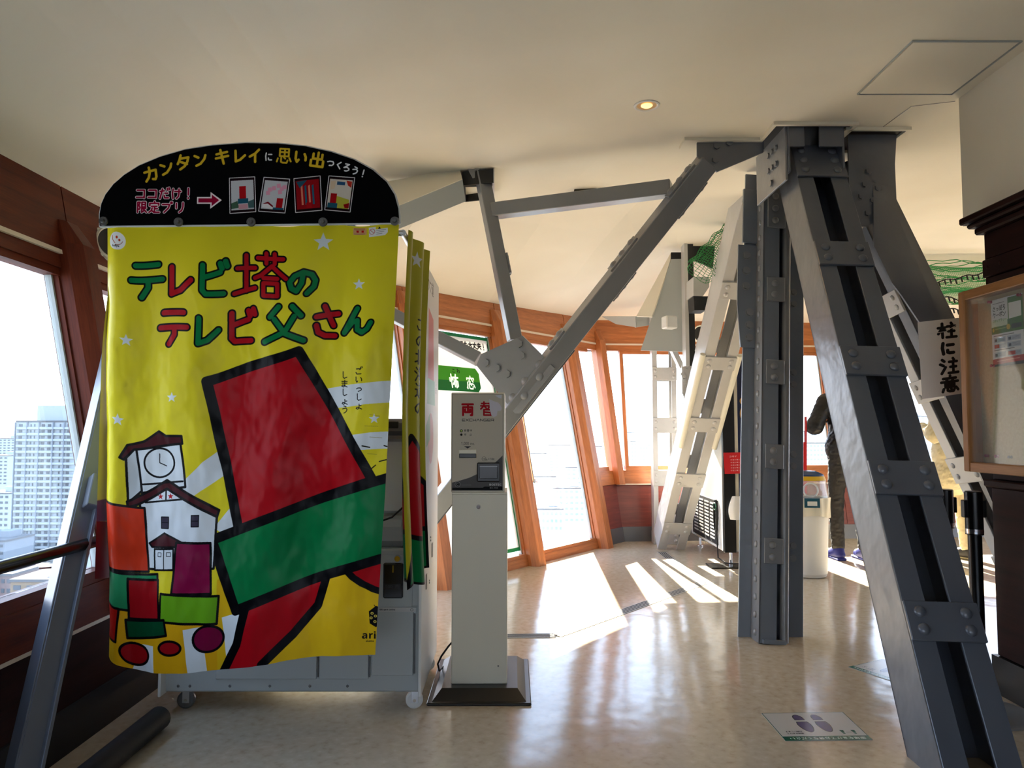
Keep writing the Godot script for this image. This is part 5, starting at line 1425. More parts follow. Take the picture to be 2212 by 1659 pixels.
# ---------------------------------------------------------------- the dark wooden kiosk at the right
func build_kiosk() -> void:
	var g := G.new(); g.box(Vector3(3.6, 2.55, -0.30), Vector3(2.72, 0.70, 6.74))
	solo("wall_core", g, M.plaster, "beige plaster wall above the dark wooden kiosk at the right edge", "wall", "", "structure")
	g = G.new(); g.box(Vector3(3.6, 1.1, -0.22), Vector3(2.72, 2.2, 6.58))
	solo("wall_core", g, M.wood_dark, "dark wooden body of the core behind the kiosk front", "wall", "", "structure")
	var t := thing("kiosk", "dark brown wooden kiosk front with a moulded cornice at the right edge", "kiosk", Vector3(2.23, 0, -2.0))
	var zc := -1.9
	for q in [["plinth", 2.195, 0.0, 0.17, 3.20, 0.0], ["lower_panel", 2.21, 0.17, 0.93, 3.16, 0.004], ["ledge", 2.185, 0.93, 0.965, 3.20, 0.006], ["upper_panel", 2.215, 0.965, 1.90, 3.14, 0.004], ["rail_board", 2.205, 1.90, 1.985, 3.16, 0.004], ["upper_panel", 2.215, 1.985, 2.11, 3.14, 0.004], ["cornice", 2.19, 2.11, 2.145, 3.22, 0.008], ["cornice", 2.17, 2.145, 2.17, 3.27, 0.008], ["cornice", 2.15, 2.17, 2.205, 3.32, 0.006]]:
		g = G.new(); g.box(Vector3((q[1] + 2.26) / 2, (q[2] + q[3]) / 2, -3.47 - (q[4] - 3.14) / 2 + q[4] / 2), Vector3(2.26 - q[1], q[3] - q[2] - 0.002, q[4]), Basis(), q[5])
		var o := obj(q[0], g, M.black if q[0] == "plinth" else M.wood_dark, t)
		if q[0] == "rail_board":
			for z in [-3.44, -3.35]: put("screw", rivet_mesh, M.wood_dark, o, facing(Vector3(2.204, 1.945, z), Vector3.LEFT, 0.008))
	# notice board
	t = thing("notice_board", "wall notice board with a light wooden frame on the dark kiosk", "notice board", Vector3(2.14, 1.0, -3.0))
	var z0 := -3.52; var z1 := -2.45
	for q in [[z0 + 0.0225, 1.42, 0.045, 0.84], [z1 - 0.0225, 1.42, 0.045, 0.84]]:
		g = G.new(); g.box(Vector3(2.16, q[1], q[0]), Vector3(0.10, q[3], q[2]), Basis(), 0.004); obj("frame_post", g, M.oak, t)
	for y in [1.022, 1.818]:
		g = G.new(); g.box(Vector3(2.16, y, (z0 + z1) / 2), Vector3(0.096, 0.044, z1 - z0 - 0.09), Basis(), 0.004); obj("frame_rail", g, M.oak, t)
	var felt := triplanar(mat(Color.WHITE, 0.9), 3.0)
	felt.albedo_texture = ramp_tex(0.08, [Color(0.62, 0.55, 0.40), Color(0.70, 0.63, 0.48)], 256, 4, 44)
	g = G.new(); g.box(Vector3(2.19, 1.42, (z0 + z1) / 2), Vector3(0.03, 0.76, z1 - z0 - 0.08)); obj("board", g, felt, t)
	g = G.new(); g.box(Vector3(2.125, 1.42, (z0 + z1) / 2), Vector3(0.004, 0.75, z1 - z0 - 0.085)); obj("pane", g, M.glass, t)
	# leaflet
	var k := Ink.new(440, 640, Color(0.84, 0.85, 0.85))
	var gr := Color(0.22, 0.42, 0.10)
	k.poly([250, 10, 440, 10, 440, 250, 250, 250], gr); k.poly([262, 62, 420, 62, 420, 220, 262, 220], Color(0.88, 0.88, 0.86))
	k.poly([0, 225, 440, 200, 440, 330, 0, 330], gr); k.poly([0, 200, 240, 200, 240, 262, 0, 262], Color(0.78, 0.84, 0.74))
	k.line([30, 40, 200, 40], 5, Color(0.3, 0.3, 0.3))
	k.write("さっぽろ", 50, 90, 46, 7, INK, 1.08); k.write("クーポン", 50, 150, 46, 7, INK, 1.08); k.write("スタンプラリー", 40, 205, 26, 3.5, gr, 1.1)
	k.oval(250, 282, 26, 26, Color(0.78, 0.66, 0.10)); k.oval(28, 290, 14, 20, Color(0.78, 0.66, 0.10)); k.poly([290, 262, 420, 262, 420, 305, 290, 305], Color(0.08, 0.16, 0.10)); k.line([60, 285, 210, 285], 8, Color(0.55, 0.66, 0.4))
	for q in [[30, 365], [230, 365], [30, 425], [230, 425], [30, 505], [230, 505]]:
		k.poly([q[0], q[1], q[0] + 175, q[1], q[0] + 175, q[1] + 50, q[0], q[1] + 50], Color(0.66, 0.70, 0.76)); k.poly([q[0] + 14, q[1] + 14, q[0] + 50, q[1] + 14, q[0] + 50, q[1] + 40, q[0] + 14, q[1] + 40], Color(0.12, 0.2, 0.28))
		for e in 3: k.line([q[0] + 65, q[1] + 14 + e * 11, q[0] + 160, q[1] + 14 + e * 11], 3, Color(0.35, 0.38, 0.45))
	k.poly([36, 432, 110, 432, 110, 466, 36, 466], Color(0.70, 0.16, 0.10)); k.poly([236, 512, 330, 512, 330, 546, 236, 546], Color(0.70, 0.16, 0.10))
	for y in [350, 485]: k.line([30, y, 320, y], 6, Color(0.3, 0.3, 0.3))
	k.poly([0, 570, 440, 555, 440, 610, 0, 622], Color(0.66, 0.10, 0.07)); k.line([70, 592, 380, 582], 8, Color(0.85, 0.55, 0.5)); k.poly([0, 622, 440, 610, 440, 640, 0, 640], Color(0.1, 0.1, 0.1))
	g = G.new(); g.sheet(4, 6, func(u: float, v: float) -> Vector3: return Vector3(2.172 - 0.004 * sin(u * PI), lerpf(1.776, 1.475, v), lerpf(-3.375, -3.165, u)), 0.0008)
	solo("leaflet", g, printed(k.texture(), 0.4), "green and white coupon leaflet pinned inside the notice board", "leaflet", "", "", Vector3(2.172, 1.475, -3.27))
	var pink := mat(Color(0.62, 0.06, 0.22), 0.3)
	for q in [[1.770, -3.368, "pink push pin at the upper left corner of the leaflet", pink], [1.768, -3.172, "pink push pin at the upper right corner of the leaflet", pink], [1.481, -3.366, "pink push pin at the lower left corner of the leaflet", pink],
			[1.075, -3.43, "dark pink push pin at the bottom left corner of the notice board", pink], [1.075, -3.36, "bright pink push pin at the bottom of the notice board", pink], [1.075, -3.27, "grey push pin at the bottom of the notice board", M.base_metal]]:
		var c := Vector3(2.170, q[0], q[1])
		g = G.new(); g.lathe([[0.0, 0.016], [0.006, 0.015], [0.007, 0.011], [0.0045, 0.006], [0.007, 0.002], [0.007, 0.0]], facing(c, Vector3.LEFT), 14)
		solo("push_pin", g, q[3], q[2], "push pin", "push pins in the notice board", "", c)
	# belt posts
	for q in [[Vector3(1.985, 0, -3.25), 0.93, 0.195, "black and chrome belt post, the nearer of two, beside the kiosk"], [Vector3(2.10, 0, -3.66), 0.905, 0.165, "black and chrome belt post, the farther of two, beside the kiosk"]]:
		var c: Vector3 = q[0]
		var h: float = q[1]
		t = thing("belt_post", q[3], "stanchion", c, "belt posts beside the kiosk")
		g = G.new()
		var prof := [[0.0, 0.062], [0.03, 0.060]]
		for e in 9: prof.append([lerpf(0.03, q[2], e / 8.0), 0.008 + 0.052 * pow(1.0 - e / 8.0, 1.6)])
		prof.append([q[2], 0.0])
		g.lathe(prof.map(func(p): return [p[0], p[1]]), Transform3D(Basis(), c), 48); obj("base", g, M.alu, t)
		g = G.new(); g.lathe([[0.0, h - 0.15], [0.027, h - 0.15], [0.027, 0.05]], Transform3D(Basis(), c), 24); obj("pole", g, M.black_gloss, t)
		g = G.new(); g.lathe([[0.0, h], [0.031, h], [0.035, h - 0.004], [0.035, h - 0.185], [0.028, h - 0.187]], Transform3D(Basis(), c), 28); var hd := obj("head", g, M.black_gloss, t)
		for s in [-1, 1]:
			g = G.new(); g.box(c + Vector3(s * 0.040, h - 0.075, 0.0), Vector3(0.016, 0.075, 0.030), Basis(), 0.003); obj("belt_lock", g, M.black, hd)
		g = G.new(); g.lathe([[0.0352, h - 0.16], [0.0356, h - 0.17], [0.0352, h - 0.18]], Transform3D(Basis(), c), 28); obj("chrome_ring", g, M.chrome, hd)

# ---------------------------------------------------------------- behind the columns
func strands(g: G, f: Callable, nu: int, nv: int, r: float) -> void:     # a net: strands along u and v
	for j in nv + 1:
		var p := []
		for i in nu + 1: p.append(f.call(i * 1.0 / nu, j * 1.0 / nv))
		g.tube(p, r, 3, false)
	for i in nu + 1:
		var p := []
		for j in nv + 1: p.append(f.call(i * 1.0 / nu, j * 1.0 / nv))
		g.tube(p, r, 3, false)

func bin(at: Vector3, label: String) -> void:
	var t := thing("trash_bin", label, "trash bin", at)
	var g := G.new(); g.lathe([[0.0, 0.005], [0.135, 0.005], [0.145, 0.03], [0.168, 0.62], [0.172, 0.625], [0.160, 0.628]], Transform3D(Basis(), at), 36); obj("body", g, M.white, t)
	g = G.new()
	g.sheet(72, 6, func(u: float, v: float) -> Vector3:
		var a := -u * TAU
		var r := 0.178 + 0.004 * sin(u * 90.0) + 0.003 * sin(u * 37.0 + v * 4.0)
		return at + Vector3(cos(a) * (r - 0.004 * v), 0.640 - 0.15 * v + 0.012 * sin(u * 19.0) * v, sin(a) * (r - 0.004 * v)), 0.0015)
	var bag := mat(Color(0.86, 0.84, 0.76), 0.4)
	obj("liner", g, bag, t)
	var clear := mat(Color(0.93, 0.96, 0.98, 0.25), 0.08)
	clear.transparency = BaseMaterial3D.TRANSPARENCY_ALPHA
	g = G.new(); g.lathe([[0.172, 0.635], [0.160, 0.70], [0.148, 0.78]], Transform3D(Basis(), at), 36); obj("lid_wall", g, clear, t)
	g = G.new(); g.lathe([[0.149, 0.775], [0.130, 0.825], [0.07, 0.85], [0.0, 0.855]], Transform3D(Basis(), at), 36); obj("lid_top", g, mat(Color(0.06, 0.22, 0.42), 0.35), t, "blue lid top")
	g = G.new(); g.lathe([[0.1496, 0.778], [0.1365, 0.812]], Transform3D(Basis(), at), 36); obj("lid_band", g, mat(Color(0.82, 0.66, 0.06), 0.4), t)
	g = G.new(); g.lathe([[0.048, 0.0], [0.056, 0.006], [0.062, 0.0]], facing(at + Vector3(-0.03, 0.705, 0.158), Vector3(-0.15, 0.15, 1)), 24); obj("port", g, mat(Color(0.75, 0.78, 0.8), 0.3), t)
	g = G.new(); g.box(at + Vector3(-0.03, 0.605, 0.183), Vector3(0.12, 0.075, 0.004), Basis(Vector3.UP, -0.1)); var lb := obj("label", g, mat(Color(0.05, 0.30, 0.38), 0.4), t)
	g = G.new(); g.box(at + Vector3(-0.03, 0.600, 0.186), Vector3(0.075, 0.035, 0.003), Basis(Vector3.UP, -0.1)); obj("label_field", g, M.white, lb)

func build_back() -> void:
	# tall white cabinet seen from its side
	var t := thing("display_cabinet", "tall white cabinet with a black front edge and a grille, behind the upright column", "cabinet", Vector3(2.2, 0, -7.2))
	var g := G.new(); g.box(Vector3(2.17, 0.99, -7.22), Vector3(0.64, 1.74, 1.18), Basis(), 0.01); obj("body", g, M.white, t)
	g = G.new(); g.box(Vector3(1.90, 0.99, -6.615), Vector3(0.105, 1.74, 0.05), Basis(), 0.004); obj("front_edge", g, M.black, t)
	var k := Ink.new(512, 1400, Color(0.84, 0.81, 0.73))
	k.poly([30, 0, 75, 0, 75, 1400, 30, 1400], Color(0.03, 0.09, 0.24))
	for q in [[140, 330, 70, 40], [120, 420, 50, 60]]: k.oval(q[0] - 20, q[1], q[2] + 4, q[3] + 4, INK); k.oval(q[0] - 20, q[1], q[2], q[3], Color(0.78, 0.58, 0.34))
	k.shape([50, 690, 110, 640, 150, 650, 140, 690, 70, 740, 48, 730], Color(0.75, 0.74, 0.72), 6, INK)
	k.shape([100, 640, 150, 600, 170, 640, 140, 655], INK, 4, INK)
	g = G.new(); g.quad01(Vector3(1.955, 0.14, -6.612), Vector3(2.49, 0.14, -6.612), Vector3(2.49, 1.84, -6.612), Vector3(1.955, 1.84, -6.612)); obj("front_print", g, printed(k.texture(), 0.4), t)
	g = G.new(); g.box(Vector3(1.846, 0.35, -7.25), Vector3(0.008, 0.40, 0.92), Basis(), 0.002); var gr := obj("grille", g, M.steel_dark, t)
	for r in 11:
		for e in 4:
			g = G.new(); g.box(Vector3(1.841, 0.20 + r * 0.031, -7.55 + e * 0.2), Vector3(0.006, 0.013, 0.15)); obj("louvre", g, M.white, gr)
	for q in [Vector3(1.92, 0.06, -6.66), Vector3(1.92, 0.06, -7.74), Vector3(2.43, 0.06, -6.66), Vector3(2.43, 0.06, -7.74)]:
		g = G.new(); g.lathe([[0.0, 0.06], [0.014, 0.06], [0.014, -0.045], [0.035, -0.05], [0.035, -0.058]], Transform3D(Basis(), q), 16); obj("foot", g, M.chrome, t)
	g = G.new(); g.box(Vector3(1.86, 0.006, -6.60), Vector3(0.30, 0.012, 0.22), Basis(), 0.003)
	solo("foot_plate", g, M.black_gloss, "black metal plate on the floor under the front foot of the white cabinet", "floor plate", "", "", Vector3(1.86, 0, -6.60))
	g = G.new()
	var coil := []
	for e in 90: coil.append(Vector3(1.826 - 0.006 * sin(e * 0.9), 0.42 + 0.14 * cos(e * 0.42), -6.78 + 0.05 * sin(e * 0.42)))
	coil.append_array([Vector3(1.82, 0.25, -6.74), Vector3(1.82, 0.06, -6.70), Vector3(1.86, 0.03, -6.60), Vector3(1.93, 0.03, -6.56)])
	g.tube(coil, 0.006, 6)
	solo("cable_coil", g, M.rubber, "coil of black cable hanging on the side of the white cabinet", "cable", "", "", Vector3(1.82, 0.3, -6.78))
	g = G.new()
	var tie := []
	for e in 13: tie.append(Vector3(1.818, 0.50 + 0.03 * sin(e * TAU / 12), -6.78 + 0.045 * cos(e * TAU / 12)))
	g.tube(tie, 0.006, 6)
	solo("cable_tie", g, mat(Color(0.03, 0.33, 0.20), 0.5), "green wire tie round the black cable coil", "wire tie", "", "", Vector3(1.82, 0.5, -6.78))
	k = Ink.new(200, 320, Color(0.74, 0.04, 0.07))
	k.write("コサド", 78, 60, 26, 3.4, Color(0.9, 0.85, 0.85), 1.15)
	for y in [110, 150, 190, 230, 270]:
		for e in 5: k.glyph("の注に両と"[e], 84 + e * 24, y, 18, 18, 2.6, Color(0.88, 0.80, 0.80))
	g = G.new(); g.quad01(P(1566, 1024, 6.58), P(1600, 1023, 6.58), P(1600, 977, 6.58), P(1563, 978, 6.58))
	var o := G.new(); o.slab([P(1566, 1024, 6.583), P(1600, 1023, 6.583), P(1600, 977, 6.583), P(1563, 978, 6.583)], 0.006)
	t = thing("red_notice", "small red notice card with white lines of text in front of the white cabinet", "notice", P(1583, 1024, 6.5))
	obj("card", o, mat(Color(0.7, 0.04, 0.07), 0.5), t); obj("print", g, printed(k.texture(), 0.5), t)
	g = G.new(); g.sheet(16, 10, func(u: float, v: float) -> Vector3:
		var r := 0.06 * (0.55 + 0.6 * sin(v * PI * 0.8)) + 0.004 * sin(u * 40.0)
		return P(1590, 1072, 6.56) + Vector3(-cos(u * TAU) * r, -0.20 * v, sin(u * TAU) * r * 0.6), 0.001)
	solo("plastic_bag", g, mat(Color(0.88, 0.88, 0.87), 0.35), "white plastic bag hanging on the front of the white cabinet", "bag", "", "", P(1590, 1120, 6.56))
	bin(Vector3(2.42, 0, -6.2), "white round trash bin with a liner and a clear lid topped in blue and yellow")
	g = G.new(); g.slab([P(1722, 955, 6.64), P(1740, 955, 6.64), P(1740, 1217, 6.64), P(1722, 1217, 6.64)], 0.02); g.slab([P(1740, 900, 6.64), P(1743, 900, 6.64), P(1743, 1217, 6.64), P(1740, 1217, 6.64)], 0.03)
	solo("cabinet_edge_board", g, mat(Color(0.72, 0.04, 0.06), 0.45), "narrow red cabinet edge, built as a separate piece, showing right of the upright column above the bin", "cabinet edge", "", "", P(1735, 1217, 6.64))  # stands for the red edge of the white cabinet, made as its own board
	# rolled net and the net under the ceiling
	g = G.new()
	var c0 := P(1582, 486, 6.0); var c1 := P(1516, 588, 5.9)
	var ax := (c1 - c0).normalized(); var sx := ax.cross(Vector3.BACK).normalized(); var sy := sx.cross(ax)
	strands(g, func(u: float, v: float) -> Vector3:
		var r := lerpf(0.03, 0.125, pow(v, 0.7)) + 0.012 * sin(u * 31.0) + 0.01 * sin(v * 20.0 + u * 9.0)
		return c0.lerp(c1, v) + (sx * cos(u * TAU) + sy * sin(u * TAU)) * r, 20, 24, 0.0022)
	for q in 26:
		var a := rng.randf() * TAU
		var s := c0.lerp(c1, rng.randf() * 0.2)
		g.tube([s, s + (sx * cos(a) + sy * sin(a)) * 0.05 - ax * 0.04, s + (sx * cos(a) + sy * sin(a)) * 0.07 - ax * 0.10], 0.0028, 3, false)
	solo("rolled_net", g, M.net, "bundle of green netting hanging beside the pale leaning column", "net", "", "", c1)
	g = G.new()
	strands(g, func(u: float, v: float) -> Vector3:
		var sag := 0.05 * sin(v * PI * 3.0) + 0.03 * sin(u * 11.0)
		return Vector3(lerpf(3.4, 5.4, u), 2.73 + sag * 0.6 - 0.17 * v, lerpf(-7.0, -8.1, v)), 110, 46, 0.0021)
	for e in [0.0, 0.35, 0.62, 1.0]:
		for r in 5:
			var p := []
			for i in 31:
				var u := i / 30.0
				p.append(Vector3(lerpf(3.4, 5.4, u), 2.73 + 0.03 * sin(u * 11.0 + r) - 0.17 * e + 0.012 * (r - 2) + 0.01 * sin(u * 47.0 + r * 2.0), lerpf(-7.0, -8.1, e)))
			g.tube(p, 0.004, 4, false)
	solo("ceiling_net", g, M.net, "green netting stretched in swags under the ceiling at the far right", "net", "", "", Vector3(4.4, 2.6, -7.5))
	var n_string := 0
	for q in [[2010, 612, 2070, 600, 2130, 588, "uppermost"], [2022, 638, 2060, 648, 2130, 636, "middle"], [2035, 664, 2062, 672, 2130, 656, "lowest"]]:
		t = thing("string_lights", "%s of three black strings of tiny lights below the far net" % q[6], "string lights", P(q[2], q[3], 6.8), "strings of lights below the far net")
		var p := []
		for i in 21:
			var u := i / 20.0
			p.append(P(lerpf(q[0], q[4], u), lerpf(lerpf(q[1], q[3], minf(1, u * 2)), q[5], maxf(0, u * 2 - 1)) + 2.0 * sin(u * 17.0), 6.8))
		g = G.new(); g.tube(p, 0.006, 5); obj("wire", g, M.rubber, t)
		for i in range(1, 20, 2):
			g = G.new(); g.tube([p[i], p[i] + Vector3(0.006, -0.045, 0.01)], 0.007, 5); obj("bulb", g, M.rubber, t)

# ---------------------------------------------------------------- people: capsules joined by a smooth minimum, meshed as surface nets
func body_mesh(caps: Array, cell: float, blend := 0.025, wrinkle := 0.0) -> G:     # capsule: [a, b, ra, rb]
	var lo := Vector3.ONE * 1e9; var hi := -lo
	for c in caps:
		var r: float = maxf(c[2], c[3]) + cell * 2
		lo = lo.min((c[0] as Vector3).min(c[1]) - Vector3.ONE * r); hi = hi.max((c[0] as Vector3).max(c[1]) + Vector3.ONE * r)
	var n := Vector3i(((hi - lo) / cell).ceil()) + Vector3i.ONE
	var f := PackedFloat32Array()
	f.resize(n.x * n.y * n.z); f.fill(1.0)
	var nz := noise(14.0, 2, 5)
	for c in caps:
		var a: Vector3 = c[0]; var b: Vector3 = c[1]
		var m: float = maxf(c[2], c[3]) + blend * 2 + cell * 2
		var i0 := Vector3i(((a.min(b) - Vector3.ONE * m - lo) / cell).floor()).max(Vector3i.ZERO)
		var i1 := Vector3i(((a.max(b) + Vector3.ONE * m - lo) / cell).ceil()).min(n - Vector3i.ONE)
		var ab := b - a
		var q := maxf(ab.length_squared(), 1e-9)
		for z in range(i0.z, i1.z + 1):
			for y in range(i0.y, i1.y + 1):
				var row := (z * n.y + y) * n.x
				for x in range(i0.x, i1.x + 1):
					var p := lo + Vector3(x, y, z) * cell
					var t := clampf((p - a).dot(ab) / q, 0, 1)
					var d: float = p.distance_to(a + ab * t) - lerpf(c[2], c[3], t)
					var o := f[row + x]
					var h := maxf(blend - absf(o - d), 0.0) / blend
					f[row + x] = minf(o, d) - h * h * blend * 0.25
	if wrinkle > 0:
		for z in n.z:
			for y in n.y:
				for x in n.x:
					var i := (z * n.y + y) * n.x + x
					if f[i] < 0.06: f[i] += wrinkle * nz.get_noise_3d(x * cell, y * cell * 2.2, z * cell)
	var g := G.new()
	var id := {}
	var st := [1, n.x, n.x * n.y]
	for z in n.z - 1:
		for y in n.y - 1:
			for x in n.x - 1:
				var base := (z * n.y + y) * n.x + x
				var inside := 0
				for k in 8:
					if f[base + (k & 1) + ((k >> 1) & 1) * st[1] + (k >> 2) * st[2]] < 0: inside += 1
				if inside == 0 or inside == 8: continue
				var sum := Vector3.ZERO
				var cnt := 0
				for k in 8:
					for ax in 3:
						if k & (1 << ax): continue
						var k2 := k | (1 << ax)
						var v0 := f[base + (k & 1) + ((k >> 1) & 1) * st[1] + (k >> 2) * st[2]]
						var v1 := f[base + (k2 & 1) + ((k2 >> 1) & 1) * st[1] + (k2 >> 2) * st[2]]
						if (v0 < 0) != (v1 < 0):
							var e := Vector3(k & 1, (k >> 1) & 1, k >> 2)
							e[ax] += v0 / (v0 - v1)
							sum += e; cnt += 1
				var gx := f[base + 1] - f[base]; var gy := f[base + st[1]] - f[base]; var gz := f[base + st[2]] - f[base]
				var p := lo + (Vector3(x, y, z) + sum / cnt) * cell
				id[base] = g.raw(p, Vector3(gx, gy, gz).normalized(), Vector2(p.x, p.y))
	for base in id:
		for ax in 3:
			var u: int = st[(ax + 1) % 3]; var w: int = st[(ax + 2) % 3]
			var a := f[base]; var b := f[base + st[ax]]
			if (a < 0) == (b < 0): continue
			if not (id.has(base - u) and id.has(base - w) and id.has(base - u - w)): continue
			var q0: int = id[base]; var q1: int = id[base - u]; var q2: int = id[base - u - w]; var q3: int = id[base - w]
			if a < 0:
				g.face(q0, q1, q2); g.face(q0, q2, q3)
			else:
				g.face(q0, q2, q1); g.face(q0, q3, q2)
	return g

func person(at: Vector3, h: float, turn: float, label: String, colors: Dictionary, long_coat: bool) -> void:
	var t := thing("person", label, "person", at)
	var s := h / 1.75
	var b := Basis(Vector3.UP, turn)
	var V := func(x: float, y: float, z: float) -> Vector3: return at + b * (Vector3(x, y, z) * s)
	var C := func(l: Array) -> Array:
		var o := []
		for c in l: o.append([V.call(c[0], c[1], c[2]), V.call(c[3], c[4], c[5]), c[6] * s, c[7] * s])
		return o
	var skin := mat(Color(0.72, 0.52, 0.42), 0.55)
	# the figure faces local -z; left arm bent in front, legs in an easy stance
	var flesh := [[0, 1.46, 0.01, 0, 1.56, 0.0, 0.055, 0.055], [0, 1.64, -0.02, 0, 1.66, 0.01, 0.085, 0.10], [0, 1.565, -0.045, 0, 1.60, -0.03, 0.045, 0.06], [0, 1.615, -0.105, 0, 1.65, -0.10, 0.016, 0.012],
		[-0.085, 1.62, 0.0, -0.085, 1.65, 0.0, 0.02, 0.022], [0.085, 1.62, 0.0, 0.085, 1.65, 0.0, 0.02, 0.022], [0, 0.95, 0, 0, 1.40, 0, 0.10, 0.11]]
	obj("body", body_mesh(C.call(flesh), 0.013, 0.03), skin, t)
	for e in [-1, 1]:
		var eye := G.new(); eye.lathe([[0.0, 0.006], [0.008, 0.004], [0.011, 0.0]], facing(V.call(e * 0.034, 1.645, -0.098), b * Vector3(0, 0, -1)), 12); obj("eye", eye, M.black, t)
	var mouth := G.new(); mouth.box(V.call(0, 1.572, -0.093), Vector3(0.045, 0.008, 0.008), b, 0.003); obj("mouth", mouth, mat(Color(0.55, 0.25, 0.22), 0.5), t)
	obj("hair", body_mesh(C.call([[0, 1.70, 0.02, 0, 1.69, 0.035, 0.095, 0.10], [0, 1.60, 0.06, 0, 1.66, 0.05, 0.06, 0.085], [-0.05, 1.725, -0.045, 0.05, 1.725, -0.045, 0.03, 0.03]]), 0.016, 0.03, 0.006), mat(Color(0.03, 0.025, 0.02), 0.6), t)
	var jacket := [[-0.13, 1.40, 0.01, 0.13, 1.40, 0.01, 0.085, 0.085], [0, 1.05, 0.0, 0, 1.36, 0.0, 0.155, 0.16], [-0.06, 0.98, 0.0, 0.06, 0.98, 0.0, 0.135, 0.135], [0, 1.47, 0.035, 0, 1.50, 0.045, 0.09, 0.075],
		[-0.20, 1.38, 0.01, -0.31, 1.17, 0.03, 0.076, 0.066], [-0.31, 1.17, 0.03, -0.15, 1.25, -0.19, 0.066, 0.045],
		[0.20, 1.38, 0.01, 0.29, 1.16, 0.03, 0.076, 0.064], [0.29, 1.16, 0.03, 0.15, 1.24, -0.19, 0.064, 0.045]]
	if long_coat: jacket.append_array([[-0.05, 0.80, 0.0, 0.05, 0.80, 0.0, 0.165, 0.165], [0, 1.0, 0, 0, 0.78, 0, 0.16, 0.18]])
	obj("jacket", body_mesh(C.call(jacket), 0.019, 0.04, 0.012), colors.jacket, t)
	var legs := [[-0.05, 0.94, 0.01, 0.05, 0.94, 0.01, 0.125, 0.125]]
	for e in [-1, 1]:
		var zf: float = 0.03 * e
		legs.append_array([[e * 0.085, 0.88, 0.0, e * 0.10, 0.50, -0.015 + zf, 0.088, 0.066], [e * 0.10, 0.50, -0.015 + zf, e * 0.105, 0.12, 0.02 + zf, 0.066, 0.056]])
	obj("trousers", body_mesh(C.call(legs), 0.017, 0.03, 0.010), colors.trousers, t)
	for e in [-1, 1]:
		var zf: float = 0.03 * e
		var sh := obj("shoe", body_mesh(C.call([[e * 0.105, 0.045, 0.06 + zf, e * 0.115, 0.04, -0.12 + zf, 0.042, 0.040], [e * 0.105, 0.085, 0.03 + zf, e * 0.105, 0.06, -0.05 + zf, 0.048, 0.042]]), 0.011, 0.02), colors.shoe, t)
		var g := G.new(); g.box(V.call(e * 0.11, 0.012, -0.03 + zf), Vector3(0.085, 0.022, 0.27) * s, b, 0.008); obj("sole", g, colors.sole, sh)
		for k in 3:
			var lace := G.new(); lace.tube([V.call(e * 0.105 - 0.03, 0.098 - k * 0.008, -0.03 - k * 0.025 + zf), V.call(e * 0.105 + 0.03, 0.098 - k * 0.008, -0.035 - k * 0.025 + zf)], 0.004, 5); obj("lace", lace, M.white, sh)
	# hands: palm, four unequal bent fingers, a thumb from the side of the palm
	for e in [-1, 1]:
		var w := Vector3(-0.142, 1.254, -0.205) if e < 0 else Vector3(0.142, 1.244, -0.205)
		var hand := [[w.x, w.y, w.z, w.x, w.y - 0.005, w.z - 0.03, 0.026, 0.03], [w.x - 0.022, w.y - 0.005, w.z - 0.05, w.x + 0.022, w.y - 0.005, w.z - 0.05, 0.020, 0.020], [w.x - 0.025, w.y - 0.005, w.z - 0.078, w.x + 0.025, w.y - 0.005, w.z - 0.078, 0.014, 0.014]]
		for k in 4:
			var fx: float = w.x + (k - 1.5) * 0.0195
			var l: float = [0.038, 0.044, 0.041, 0.032][k]
			hand.append_array([[fx, w.y - 0.006, w.z - 0.085, fx, w.y - 0.012, w.z - 0.085 - l, 0.0088, 0.0082], [fx, w.y - 0.012, w.z - 0.085 - l, fx, w.y - 0.040, w.z - 0.095 - l, 0.0082, 0.0072]])
		hand.append_array([[w.x - e * 0.026, w.y, w.z - 0.035, w.x - e * 0.050, w.y + 0.006, w.z - 0.068, 0.012, 0.0095], [w.x - e * 0.050, w.y + 0.006, w.z - 0.068, w.x - e * 0.050, w.y - 0.006, w.z - 0.098, 0.0095, 0.008]])
		obj("hand", body_mesh(C.call(hand), 0.0045, 0.010), skin, t)

func build_people() -> void:
	person(Vector3(3.10, 0, -6.95), 1.82, 0.05, "person in black jacket, grey trousers and blue shoes, half hidden by the leaning column",
		{"jacket": mat(Color(0.045, 0.045, 0.055), 0.5), "trousers": mat(Color(0.13, 0.125, 0.12), 0.7), "shoe": mat(Color(0.06, 0.10, 0.42), 0.5), "sole": mat(Color(0.10, 0.14, 0.5), 0.5)}, false)
	person(Vector3(4.06, 0, -6.95), 1.70, 0.5, "person in a long cream coat and pale trousers behind the belt posts",
		{"jacket": mat(Color(0.82, 0.77, 0.62), 0.8), "trousers": mat(Color(0.80, 0.75, 0.62), 0.8), "shoe": mat(Color(0.08, 0.08, 0.08), 0.5), "sole": mat(Color(0.62, 0.58, 0.45), 0.6)}, true)

